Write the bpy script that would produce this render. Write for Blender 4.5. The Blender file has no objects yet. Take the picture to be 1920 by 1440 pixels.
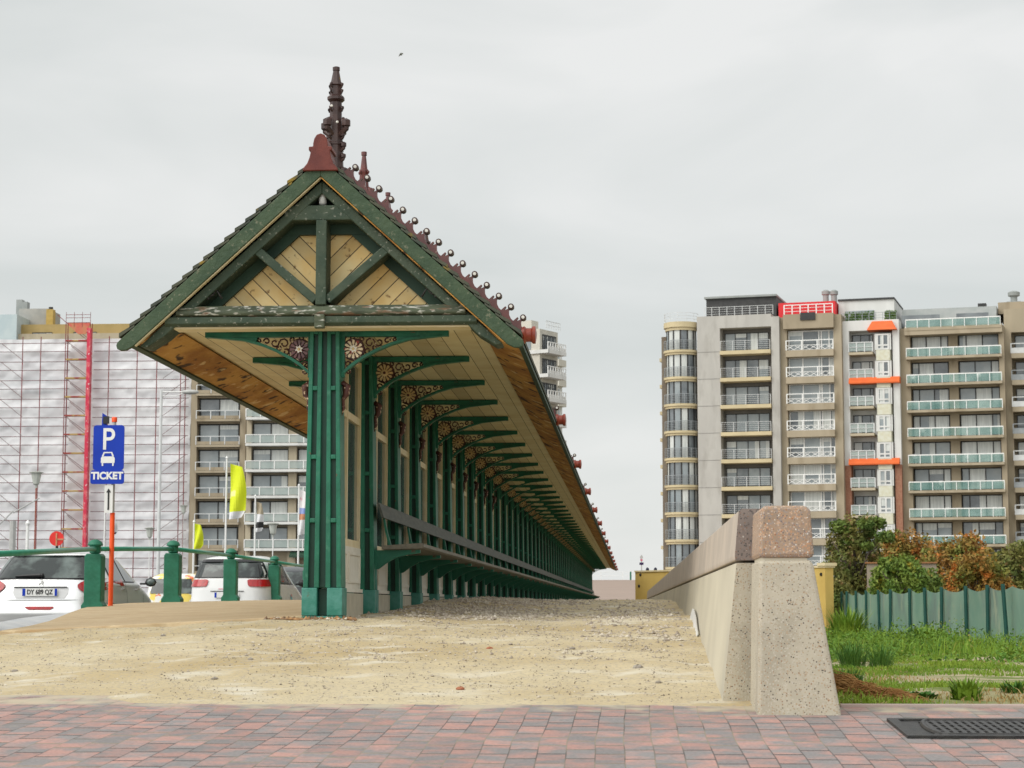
import bpy, math, random
import numpy as np
from mathutils import Vector, Matrix, noise as mnoise
random.seed(7); RNG = np.random.default_rng(7)
R = math.radians
sc = bpy.context.scene
C = sc.collection

# ------------------------------------------------------------------ camera, world, sun, exposure
F = 3800.0                                   # focal length in pixels of the 1920 wide photograph
PITCH = math.atan(416 / F); YAW = math.atan(223 / F * math.cos(PITCH))
cam_d = bpy.data.cameras.new('camera'); cam = bpy.data.objects.new('camera', cam_d); C.objects.link(cam)
cam_d.sensor_width = 36; cam_d.lens = F / 1920 * 36
cam_d.clip_start = 0.1; cam_d.clip_end = 6000
cam.location = (0, 0, 0); cam.rotation_euler = (R(90) + PITCH, 0, YAW)
cam_d.dof.use_dof = True; cam_d.dof.focus_distance = 19; cam_d.dof.aperture_fstop = 9
sc.camera = cam
CAM_M = cam.rotation_euler.to_matrix()

SUN_EL, SUN_AZ = R(40), R(228)               # azimuth clockwise from +Y: behind the camera, to the left
w = bpy.data.worlds.new('World'); sc.world = w; w.use_nodes = True
nt = w.node_tree; nt.nodes.clear()
def wn(t, **k):
    n = nt.nodes.new(t)
    for a, b in k.items(): setattr(n, a, b)
    return n
wo = wn('ShaderNodeOutputWorld'); mixs = wn('ShaderNodeMixShader')
b1 = wn('ShaderNodeBackground'); b2 = wn('ShaderNodeBackground')
sky = wn('ShaderNodeTexSky'); sky.sky_type = 'NISHITA'; sky.sun_disc = False
sky.sun_elevation = SUN_EL; sky.sun_rotation = SUN_AZ
b1.inputs[1].default_value = 0.1
nt.links.new(sky.outputs[0], b1.inputs[0])
tc = wn('ShaderNodeTexCoord'); mp = wn('ShaderNodeMapping'); mp.inputs['Scale'].default_value = (1.3, 1.3, 4.2)
mp.inputs['Location'].default_value = (0.35, 0.1, 0.62)
n1 = wn('ShaderNodeTexNoise'); n1.inputs['Scale'].default_value = 2.6; n1.inputs['Detail'].default_value = 6; n1.inputs['Roughness'].default_value = .45
n1.inputs['Distortion'].default_value = .5
cr = wn('ShaderNodeValToRGB'); e = cr.color_ramp.elements
e[0].position = .33; e[0].color = (.69, .72, .705, 1); e[1].position = .6; e[1].color = (.87, .875, .86, 1)
nt.links.new(tc.outputs['Generated'], mp.inputs[0]); nt.links.new(mp.outputs[0], n1.inputs[0])
nt.links.new(n1.outputs[0], cr.inputs[0])
dtz = wn('ShaderNodeVectorMath', operation='DOT_PRODUCT'); nt.links.new(tc.outputs['Generated'], dtz.inputs[0]); dtz.inputs[1].default_value = (-.55, -.50, .42)
mrz = wn('ShaderNodeMapRange'); mrz.inputs['From Min'].default_value = -.12; mrz.inputs['From Max'].default_value = .9; mrz.inputs['To Min'].default_value = 1.0; mrz.inputs['To Max'].default_value = 2.35
nt.links.new(dtz.outputs['Value'], mrz.inputs[0]); scz = wn('ShaderNodeVectorMath', operation='SCALE')    # sky brightened overhead and behind the camera, out of view, for directional light
nt.links.new(cr.outputs[0], scz.inputs[0]); nt.links.new(mrz.outputs[0], scz.inputs['Scale'])
nt.links.new(scz.outputs[0], b2.inputs[0]); b2.inputs[1].default_value = 1.0
mixs.inputs[0].default_value = .93
nt.links.new(b1.outputs[0], mixs.inputs[1]); nt.links.new(b2.outputs[0], mixs.inputs[2]); nt.links.new(mixs.outputs[0], wo.inputs[0])

sl = bpy.data.lights.new('sun', 'SUN'); so = bpy.data.objects.new('sun', sl); C.objects.link(so)
sl.energy = 1.5; sl.angle = R(45); sl.color = (1, .96, .9)
sd = Vector((math.sin(SUN_AZ) * math.cos(SUN_EL), math.cos(SUN_AZ) * math.cos(SUN_EL), math.sin(SUN_EL)))
so.rotation_euler = sd.to_track_quat('Z', 'Y').to_euler()
vs = sc.view_settings; vs.view_transform = 'Standard'; vs.look = 'None'; vs.exposure = 0.0; vs.gamma = 1.0
sc.cycles.max_bounces = 6

def ray(px, py):
    return CAM_M @ Vector(((px - 960) / F, -(py - 720) / F, -1))
def P(px, py, y):
    d = ray(px, py); return d * (y / d.y)

# ------------------------------------------------------------------ materials
MATS = {}
def mat(name, c1, c2=None, scale=4, detail=5, rough=.6, bump=0, bscale=None, metal=0, spec=.4, ramp=(.38, .62), st=(1, 1, 1),
        third=None, fourth=None, alpha=1, trans=0):
    if name in MATS: return MATS[name]
    m = bpy.data.materials.new(name); m.use_nodes = True; MATS[name] = m
    t = m.node_tree; N = t.nodes; L = t.links
    b = N['Principled BSDF']
    b.inputs['Roughness'].default_value = rough; b.inputs['Metallic'].default_value = metal
    b.inputs['Specular IOR Level'].default_value = spec
    if alpha < 1: b.inputs['Alpha'].default_value = alpha
    if trans: b.inputs['Transmission Weight'].default_value = trans
    tcn = N.new('ShaderNodeTexCoord'); mpn = N.new('ShaderNodeMapping'); mpn.inputs['Scale'].default_value = st
    L.new(tcn.outputs['Object'], mpn.inputs[0])
    def nz(s, d=detail):
        n = N.new('ShaderNodeTexNoise'); n.inputs['Scale'].default_value = s; n.inputs['Detail'].default_value = d
        L.new(mpn.outputs[0], n.inputs[0]); return n
    if c2 is None: c2 = tuple(x * .82 for x in c1)
    n = nz(scale); rp = N.new('ShaderNodeValToRGB'); rp.color_ramp.elements[0].position = ramp[0]; rp.color_ramp.elements[1].position = ramp[1]
    rp.color_ramp.elements[0].color = (*c1, 1); rp.color_ramp.elements[1].color = (*c2, 1)
    L.new(n.outputs[0], rp.inputs[0]); col = rp.outputs[0]
    for th in (third, fourth):
        if th:
            c3, s3, lo, hi = th
            n3 = nz(s3); r3 = N.new('ShaderNodeValToRGB'); r3.color_ramp.elements[0].position = lo; r3.color_ramp.elements[1].position = hi
            r3.color_ramp.elements[0].color = (0, 0, 0, 1); r3.color_ramp.elements[1].color = (1, 1, 1, 1)
            L.new(n3.outputs[0], r3.inputs[0])
            mx = N.new('ShaderNodeMix'); mx.data_type = 'RGBA'
            L.new(r3.outputs[0], mx.inputs[0]); L.new(col, mx.inputs[6]); mx.inputs[7].default_value = (*c3, 1)
            col = mx.outputs[2]
    L.new(col, b.inputs['Base Color'])
    if bump:
        nb = nz(bscale or scale * 4); bp = N.new('ShaderNodeBump'); bp.inputs['Strength'].default_value = bump; bp.inputs['Distance'].default_value = .02
        L.new(nb.outputs[0], bp.inputs['Height']); L.new(bp.outputs[0], b.inputs['Normal'])
    return m

def boards(name, c1, c2, pitch, angle=0, axes=(0, 2), third=None, gap=.05):
    """painted boards: dark joints every `pitch` metres across direction `angle` in the plane `axes`"""
    m = mat(name, c1, c2, scale=3, rough=.65, third=third, bump=.1)
    t = m.node_tree; N = t.nodes; L = t.links; b = N['Principled BSDF']
    src = b.inputs['Base Color'].links[0].from_socket
    tcn = N.new('ShaderNodeTexCoord'); sp = N.new('ShaderNodeSeparateXYZ'); L.new(tcn.outputs['Object'], sp.inputs[0])
    def mth(op, a, bb=None):
        n = N.new('ShaderNodeMath'); n.operation = op
        for i, v in enumerate((a, bb)):
            if v is None: continue
            if isinstance(v, (int, float)): n.inputs[i].default_value = v
            else: L.new(v, n.inputs[i])
        return n.outputs[0]
    a = sp.outputs[axes[0]]; c = sp.outputs[axes[1]]
    if angle == 'V': a = mth('ABSOLUTE', a); v = mth('ADD', mth('MULTIPLY', a, -.7071), mth('MULTIPLY', c, .7071))
    else: v = mth('ADD', mth('MULTIPLY', a, math.cos(angle)), mth('MULTIPLY', c, math.sin(angle)))
    v = mth('DIVIDE', v, pitch)
    fr = mth('FRACT', v); g = mth('LESS_THAN', fr, gap)
    wn_ = N.new('ShaderNodeTexWhiteNoise'); wn_.noise_dimensions = '1D'; L.new(mth('FLOOR', v), wn_.inputs['W'])
    k = mth('ADD', mth('MULTIPLY', wn_.outputs[0], .3), .8)
    sc_ = N.new('ShaderNodeVectorMath'); sc_.operation = 'SCALE'; L.new(src, sc_.inputs[0]); L.new(k, sc_.inputs['Scale'])
    mx = N.new('ShaderNodeMix'); mx.data_type = 'RGBA'; L.new(g, mx.inputs[0]); L.new(sc_.outputs[0], mx.inputs[6]); mx.inputs[7].default_value = (.05, .03, .015, 1)
    L.new(mx.outputs[2], b.inputs['Base Color'])
    return m

WHITE_FLAKE = ((.5, .5, .44), 26, .63, .67)
pier_green = mat('pier green', (.006, .10, .057), (.012, .145, .085), 4, rough=.5, bump=.2, bscale=30, third=((.035, .16, .10), 13, .58, .72), fourth=((.11, .06, .03), 10, .69, .73))
base_green = mat('pier base green', (.02, .16, .115), (.06, .22, .18), 9, rough=.55, bump=.25, bscale=30, third=((.10, .09, .05), 12, .68, .78))
slot_shade_green = mat('pier slot shade green', (.002, .032, .019), (.0035, .048, .028), 3, rough=.5)  # pier green darkened: shade inside the slots painted into the colour
truss_green = mat('truss green', (.025, .046, .027), (.045, .066, .04), 6, rough=.65, bump=.35, bscale=25, third=((.2, .21, .17), 30, .62, .70))
barge_green = mat('barge green', (.028, .056, .027), (.045, .076, .038), 6, rough=.65, bump=.4, bscale=25, third=((.13, .14, .09), 24, .62, .7), fourth=((.25, .17, .02), 7, .7, .76))
tie_paint = mat('weathered tie paint', (.07, .085, .05), (.04, .05, .03), 8, rough=.7, bump=.4, bscale=30, st=(.5, 1, 1.6), third=((.38, .38, .33), 24, .55, .63), fourth=((.13, .075, .04), 12, .56, .66))
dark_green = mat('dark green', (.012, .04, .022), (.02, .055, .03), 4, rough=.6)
rail_green = mat('railing green', (.03, .25, .15), (.05, .3, .2), 6, rough=.4, third=((.16, .07, .02), 11, .74, .8))
post_green = mat('bollard green', (.008, .115, .06), (.014, .15, .085), 6, rough=.5, bump=.2, bscale=25)
gable_boards = boards('gable boards', (.74, .50, .19), (.78, .62, .32), .115, 'V', (0, 2), third=((.25, .13, .04), 15, .64, .74), gap=.07)
soffit_boards = boards('soffit boards', (.68, .59, .36), (.62, .51, .28), .16, 0, (0, 1), third=((.4, .3, .13), 7, .66, .8), gap=.04)
rot_wood = mat('bare brown wood', (.56, .30, .075), (.34, .145, .03), 3, rough=.85, bump=.9, st=(.9, .55, 1), third=((.06, .028, .012), 7, .58, .64), fourth=((.66, .46, .22), 5, .6, .66))
cream = mat('cream paint', (.64, .53, .3), (.7, .6, .4), 5, rough=.55, bump=.15, third=((.3, .2, .08), 19, .7, .77))
panel_white = mat('panel white', (.66, .62, .52), (.72, .69, .6), 5, rough=.55, third=((.4, .33, .22), 12, .7, .8))
plinth_grey = mat('plinth stone', (.5, .46, .36), (.42, .39, .3), 6, rough=.8, bump=.2)
window_glass = mat('wall glass', (.06, .09, .085), (.11, .14, .13), 2, rough=.08, spec=.6)
roof_tile = mat('roof tiles', (.045, .055, .045), (.07, .075, .05), 6, rough=.8, bump=.3, third=((.22, .15, .02), 5, .63, .7))
maroon = mat('glazed maroon', (.085, .014, .011), (.13, .025, .018), 9, rough=.28, spec=.6, third=((.3, .2, .16), 20, .68, .74))
terracotta = mat('terracotta red', (.10, .017, .012), (.14, .028, .018), 7, rough=.55, bump=.1)
orange_clay = mat('volute clay', (.27, .05, .024), (.2, .034, .02), 8, rough=.35)
dark_clay = mat('finial clay', (.035, .018, .016), (.06, .03, .025), 9, rough=.4, third=((.16, .11, .02), 8, .66, .74))
scroll_brown = mat('scroll brown', (.05, .015, .012), (.09, .03, .02), 9, rough=.5, third=((.6, .45, .3), 30, .6, .64))
petal = mat('petal cream', (.66, .52, .3), (.6, .42, .2), 12, rough=.5)
knob_white = mat('knob white', (.75, .72, .66), (.68, .66, .6), 9, rough=.4)
bench_wood = mat('bench wood', (.065, .075, .062), (.10, .105, .088), 6, rough=.65, bump=.3, st=(4, .5, 4))
bench_edge = mat('bench seat wood', (.2, .18, .14), (.15, .14, .11), 6, rough=.7, bump=.3, st=(4, .5, 4))
concrete = mat('wall concrete', (.53, .485, .38), (.46, .42, .33), 1.6, rough=.85, bump=.08, bscale=40, st=(1, .6, .8), third=((.38, .36, .3), 1.1, .55, .8))
cap_stone = mat('cap smooth', (.48, .41, .345), (.40, .345, .295), 2, rough=.7, bump=.06, bscale=40, third=((.48, .42, .35), 3, .6, .7))
def agg(name, c1, c2, specks, scale, thr=.33, bump=.12):
    m = mat(name, c1, c2, scale=9, rough=.85, third=(tuple(x * .74 for x in c2), 2.6, .56, .78))
    t = m.node_tree; N = t.nodes; L = t.links; b = N['Principled BSDF']; col = b.inputs['Base Color'].links[0].from_socket
    tcn = N.new('ShaderNodeTexCoord'); hts = []
    for k, (scl, th, cols) in enumerate(specks):
        vo = N.new('ShaderNodeTexVoronoi'); vo.inputs['Scale'].default_value = scl; L.new(tcn.outputs['Object'], vo.inputs[0])
        rp = N.new('ShaderNodeValToRGB'); rp.color_ramp.interpolation = 'CONSTANT'; E = rp.color_ramp.elements
        E[0].position = 0; E[0].color = (*cols[0], 1); E[1].position = 1 / len(cols); E[1].color = (*cols[1], 1)
        for q in range(2, len(cols)): e_ = E.new(q / len(cols)); e_.color = (*cols[q], 1)
        sp = N.new('ShaderNodeSeparateColor'); L.new(vo.outputs['Color'], sp.inputs[0]); L.new(sp.outputs[0], rp.inputs[0])
        lim = N.new('ShaderNodeMath'); lim.operation = 'MULTIPLY'; L.new(sp.outputs[1], lim.inputs[0]); lim.inputs[1].default_value = th
        lt = N.new('ShaderNodeMath'); lt.operation = 'LESS_THAN'; L.new(vo.outputs['Distance'], lt.inputs[0]); L.new(lim.outputs[0], lt.inputs[1])
        mx = N.new('ShaderNodeMix'); mx.data_type = 'RGBA'; L.new(lt.outputs[0], mx.inputs[0]); L.new(col, mx.inputs[6]); L.new(rp.outputs[0], mx.inputs[7]); col = mx.outputs[2]
        hts.append(lt.outputs[0])
    L.new(col, b.inputs['Base Color'])
    bp = N.new('ShaderNodeBump'); bp.inputs['Strength'].default_value = bump; bp.inputs['Distance'].default_value = .004; L.new(hts[0], bp.inputs['Height']); L.new(bp.outputs[0], b.inputs['Normal'])
    return m
aggregate = agg('exposed aggregate', (.475, .43, .335), (.42, .38, .295), [(135, .68, [(.36, .31, .23), (.47, .43, .35), (.40, .30, .2), (.42, .38, .3), (.5, .46, .38)]), (92, .38, [(.07, .06, .05), (.46, .42, .34), (.28, .17, .1), (.16, .13, .1), (.42, .38, .3)])], 1)
red_aggregate = agg('red aggregate', (.36, .255, .175), (.30, .22, .155), [(120, .8, [(.46, .25, .14), (.3, .25, .22), (.5, .33, .22), (.25, .2, .18), (.45, .36, .29)]), (100, .42, [(.65, .6, .52), (.3, .13, .06), (.14, .12, .115), (.38, .24, .14), (.24, .2, .18)])], 1)
dark_aggregate = agg('dark aggregate', (.24, .195, .17), (.2, .165, .145), [(115, .75, [(.22, .14, .1), (.13, .11, .1), (.26, .2, .17), (.1, .085, .08), (.19, .16, .14)]), (60, .36, [(.5, .46, .42), (.2, .13, .1), (.09, .08, .075), (.24, .2, .18), (.15, .12, .11)])], 1)
asphalt = mat('asphalt', (.09, .09, .09), (.13, .13, .125), 3, rough=.9)
iron = mat('cast iron', (.018, .018, .018), (.035, .033, .03), 20, rough=.55, bump=.3)
blue_sign = mat('sign blue', (.003, .032, .36), (.004, .04, .42), 2, rough=.45, spec=.25)
white_p = mat('white paint', (.78, .78, .76), (.72, .72, .7), 5, rough=.4)
grey_p = mat('grey paint', (.45, .45, .43), (.38, .38, .37), 5, rough=.45)
black_p = mat('black', (.012, .012, .012), (.02, .02, .02), 5, rough=.45)
orange_p = mat('orange reflective', (.85, .085, .015), (.9, .11, .02), 5, rough=.4)
car_white = mat('car white', (.7, .7, .69), (.73, .73, .72), 2, rough=.18, spec=.6)
car_black = mat('car black trim', (.012, .012, .013), (.016, .016, .017), 3, rough=.4)
car_glass = mat('car glass', (.018, .024, .023), (.12, .15, .14), 2.4, rough=.05, spec=.6, ramp=(.5, .66))
car_dark = mat('car dark paint', (.03, .035, .04), (.04, .045, .05), 2, rough=.2, spec=.6)
car_silver = mat('car silver', (.78, .78, .77), (.74, .74, .74), 2, rough=.3, metal=.7)
lamp_red = mat('tail red', (.42, .012, .015), (.3, .01, .012), 14, rough=.15, spec=.6)
rubber = mat('rubber', (.02, .02, .02), (.03, .03, .03), 8, rough=.8)
sand = None

# ------------------------------------------------------------------ mesh helpers
class MB:
    def __init__(s): s.v = []; s.f = []; s.m = []
    def add(s, vs, fs, mi=0):
        o = len(s.v); s.v += [tuple(v) for v in vs]; s.f += [tuple(i + o for i in f) for f in fs]; s.m += [mi] * len(fs); return s
    def box(s, x0, x1, y0, y1, z0, z1, mi=0):
        vs = [(x0, y0, z0), (x1, y0, z0), (x1, y1, z0), (x0, y1, z0), (x0, y0, z1), (x1, y0, z1), (x1, y1, z1), (x0, y1, z1)]
        return s.add(vs, [(0, 3, 2, 1), (4, 5, 6, 7), (0, 1, 5, 4), (1, 2, 6, 5), (2, 3, 7, 6), (3, 0, 4, 7)], mi)
    def prism(s, poly, y0, y1, mi=0, ax='y'):
        """polygon in (x,z) extruded along y (ax='y'), or polygon in (y,z) along x (ax='x'), or (x,y) along z"""
        n = len(poly)
        def mk(a, b, t): return (a, t, b) if ax == 'y' else ((t, a, b) if ax == 'x' else (a, b, t))
        vs = [mk(a, b, y0) for a, b in poly] + [mk(a, b, y1) for a, b in poly]
        fs = [tuple(range(n)), tuple(range(2 * n - 1, n - 1, -1))] + [(i, i + n, (i + 1) % n + n, (i + 1) % n) for i in range(n)]
        return s.add(vs, fs, mi)
    def beam(s, a, b, w, y0, y1, mi=0):
        """straight member in the xz plane from a to b, width w, between y0 and y1"""
        dx, dz = b[0] - a[0], b[1] - a[1]; l = math.hypot(dx, dz); nx, nz = -dz / l * w / 2, dx / l * w / 2
        return s.prism([(a[0] + nx, a[1] + nz), (a[0] - nx, a[1] - nz), (b[0] - nx, b[1] - nz), (b[0] + nx, b[1] + nz)], y0, y1, mi)
    def tube(s, pts, r, n=6, mi=0):
        pts = [Vector(p) for p in pts]; k = len(pts); rs = r if isinstance(r, (list, tuple)) else [r] * k
        vs = []; up0 = None
        for i, p in enumerate(pts):
            d = (pts[min(i + 1, k - 1)] - pts[max(i - 1, 0)]).normalized()
            up = Vector((0, 0, 1)) if abs(d.z) < .9 else Vector((0, 1, 0))
            a = d.cross(up).normalized(); b = d.cross(a)
            vs += [p + (a * math.cos(2 * math.pi * j / n) + b * math.sin(2 * math.pi * j / n)) * rs[i] for j in range(n)]
        fs = [(i * n + j, i * n + (j + 1) % n, (i + 1) * n + (j + 1) % n, (i + 1) * n + j) for i in range(k - 1) for j in range(n)]
        fs += [tuple(range(n - 1, -1, -1)), tuple((k - 1) * n + j for j in range(n))]
        return s.add(vs, fs, mi)
    def lathe(s, prof, cx=0, cy=0, n=12, mi=0, axis='z', cz=0):
        vs = []
        for r, h in prof:
            for j in range(n):
                a = 2 * math.pi * (j + .5) / n
                p = (r * math.cos(a), r * math.sin(a), h)
                if axis == 'y': p = (p[0], p[2], p[1])
                if axis == 'x': p = (p[2], p[0], p[1])
                vs.append((p[0] + cx, p[1] + cy, p[2] + cz))
        k = len(prof)
        fs = [(i * n + j, i * n + (j + 1) % n, (i + 1) * n + (j + 1) % n, (i + 1) * n + j) for i in range(k - 1) for j in range(n)]
        fs += [tuple(range(n - 1, -1, -1)), tuple((k - 1) * n + j for j in range(n))]
        return s.add(vs, fs, mi)
    def ball(s, c, r, n=8, mi=0, sx=1, sy=1, sz=1):
        m = n // 2; pr = [(math.sin(math.pi * i / m) * r + 1e-4, -math.cos(math.pi * i / m) * r) for i in range(m + 1)]
        b = MB().lathe(pr, n=n)
        return s.add([(v[0] * sx + c[0], v[1] * sy + c[1], v[2] * sz + c[2]) for v in b.v], b.f, mi)
    def build(s, name, mats, parent=None, loc=(0, 0, 0), smooth=False, bevel=0, recalc=True):
        me = bpy.data.meshes.new(name); me.from_pydata(s.v, [], s.f)
        if not isinstance(mats, (list, tuple)): mats = [mats]
        for m in mats: me.materials.append(m)
        if len(mats) > 1: me.polygons.foreach_set('material_index', s.m)
        if recalc and len(s.f) < 60000:
            import bmesh
            bm = bmesh.new(); bm.from_mesh(me); bmesh.ops.recalc_face_normals(bm, faces=bm.faces); bm.to_mesh(me); bm.free()
        if smooth: me.polygons.foreach_set('use_smooth', [True] * len(me.polygons))
        me.update()
        o = bpy.data.objects.new(name, me); C.objects.link(o); o.location = loc
        if parent: o.parent = parent
        if smooth == 'auto':
            me.polygons.foreach_set('use_smooth', [True] * len(me.polygons))
            md = o.modifiers.new('es', 'EDGE_SPLIT'); md.split_angle = R(35)
        if bevel:
            md = o.modifiers.new('bv', 'BEVEL'); md.width = bevel; md.segments = 2; md.limit_method = 'ANGLE'; md.angle_limit = R(40)
        return o
def tag(o, label=None, cat=None, group=None, kind=None):
    if label: o['label'] = label
    if cat: o['category'] = cat
    if group: o['group'] = group
    if kind: o['kind'] = kind
    return o
def thing(name, label, cat, loc=(0, 0, 0), rz=0, group=None):
    o = bpy.data.objects.new(name, None); C.objects.link(o); o.location = loc; o.rotation_euler = (0, 0, rz)
    o.empty_display_size = .2
    return tag(o, label, cat, group)
def dup(o, parent=None, dloc=None):
    c = o.copy(); C.objects.link(c)
    if parent: c.parent = parent
    if dloc is not None: c.location = dloc
    for ch in list(o.children): dup(ch, c)
    return c
def grid_mesh(name, X, Y, Z, mats, parent=None, smooth=True):
    ny, nx = Z.shape
    v = np.stack([X.ravel(), Y.ravel(), Z.ravel()], 1)
    i = np.arange(ny * nx).reshape(ny, nx)
    f = np.stack([i[:-1, :-1].ravel(), i[:-1, 1:].ravel(), i[1:, 1:].ravel(), i[1:, :-1].ravel()], 1)
    me = bpy.data.meshes.new(name); me.from_pydata(v.tolist(), [], f.tolist()); me.materials.append(mats)
    if smooth: me.polygons.foreach_set('use_smooth', [True] * len(me.polygons))
    o = bpy.data.objects.new(name, me); C.objects.link(o)
    if parent: o.parent = parent
    return o
def text(s, size, m, parent, loc, ext=.002, sx=1, bold=0, name='lettering', rz=0):
    cu = bpy.data.curves.new('t', 'FONT'); cu.body = s; cu.size = size; cu.extrude = ext; cu.align_x = 'CENTER'; cu.align_y = 'CENTER'; cu.offset = bold
    t = bpy.data.objects.new('t', cu); C.objects.link(t)
    dg = bpy.context.evaluated_depsgraph_get(); dg.update()
    me = bpy.data.meshes.new_from_object(t.evaluated_get(dg)); bpy.data.objects.remove(t)
    me.materials.clear(); me.materials.append(m)
    for v in me.vertices: v.co = (v.co.x * sx, -v.co.z, v.co.y)
    o = bpy.data.objects.new(name, me); C.objects.link(o); o.parent = parent; o.location = loc; o.rotation_euler = (0, 0, rz)
    return o
def nz2(x, y, s, z=0): return mnoise.noise(Vector((x * s, y * s, z)))

# ------------------------------------------------------------------ ground
GY = [0, 11.05, 11.3, 14, 18, 22, 26, 30, 400]; GZ = [-.6, -.575, -.538, -.365, -.13, -.075, .03, .08, .08]
LY = [0, 18.5, 26.8, 42, 400]; LZ = [.05, .05, .022, 0, 0]
def g0(x, y):
    return np.interp(y, GY, GZ) - np.interp(y, LY, LZ) * np.maximum(0, -2.8 - x)
def xmin_of(y): return np.interp(y, [0, 18, 19.6, 26.8, 400], [-10, -10, -5.75, -6.85, -7.3])

def sand_material():
    m = mat('sand', (.50, .42, .27), (.40, .305, .155), .9, detail=9, rough=.95, bump=.7, bscale=34, ramp=(.4, .68), st=(.6, 1.0, 1),
            third=((.33, .285, .22), 55, .54, .64), fourth=((.56, .51, .40), 3.1, .56, .72))
    return m
sand = sand_material()
ys = np.concatenate([np.linspace(11.0, 20, 150), np.linspace(20.15, 34, 90), np.linspace(35, 140, 40)])
U = np.linspace(0, 1, 170)
Yg = np.repeat(ys[:, None], len(U), 1)
x0 = xmin_of(ys)[:, None]; Xg = x0 + (0.75 - x0) * U[None, :]
Zg = g0(Xg, Yg)
for i in range(Zg.shape[0]):
    for j in range(Zg.shape[1]):
        x, y = Xg[i, j], Yg[i, j]
        fade = min(1, max(0, (40 - y) / 10)) * min(1, .1 + max(0, y - 11.3) / 1.5)
        Zg[i, j] += fade * (.035 * nz2(x, y, .7) + .022 * nz2(x, y, 2.3, 4) + .014 * nz2(x, y, 5.5, 8))
        if -2.9 < x < -1.2 and 18.4 < y < 40: Zg[i, j] += .05 * max(0, 1 - abs(x + 2.2) / .7) * (.5 + nz2(x, y, 1.5))
tag(grid_mesh('sand_ground', Xg, Yg, Zg, sand), kind='structure')

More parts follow.
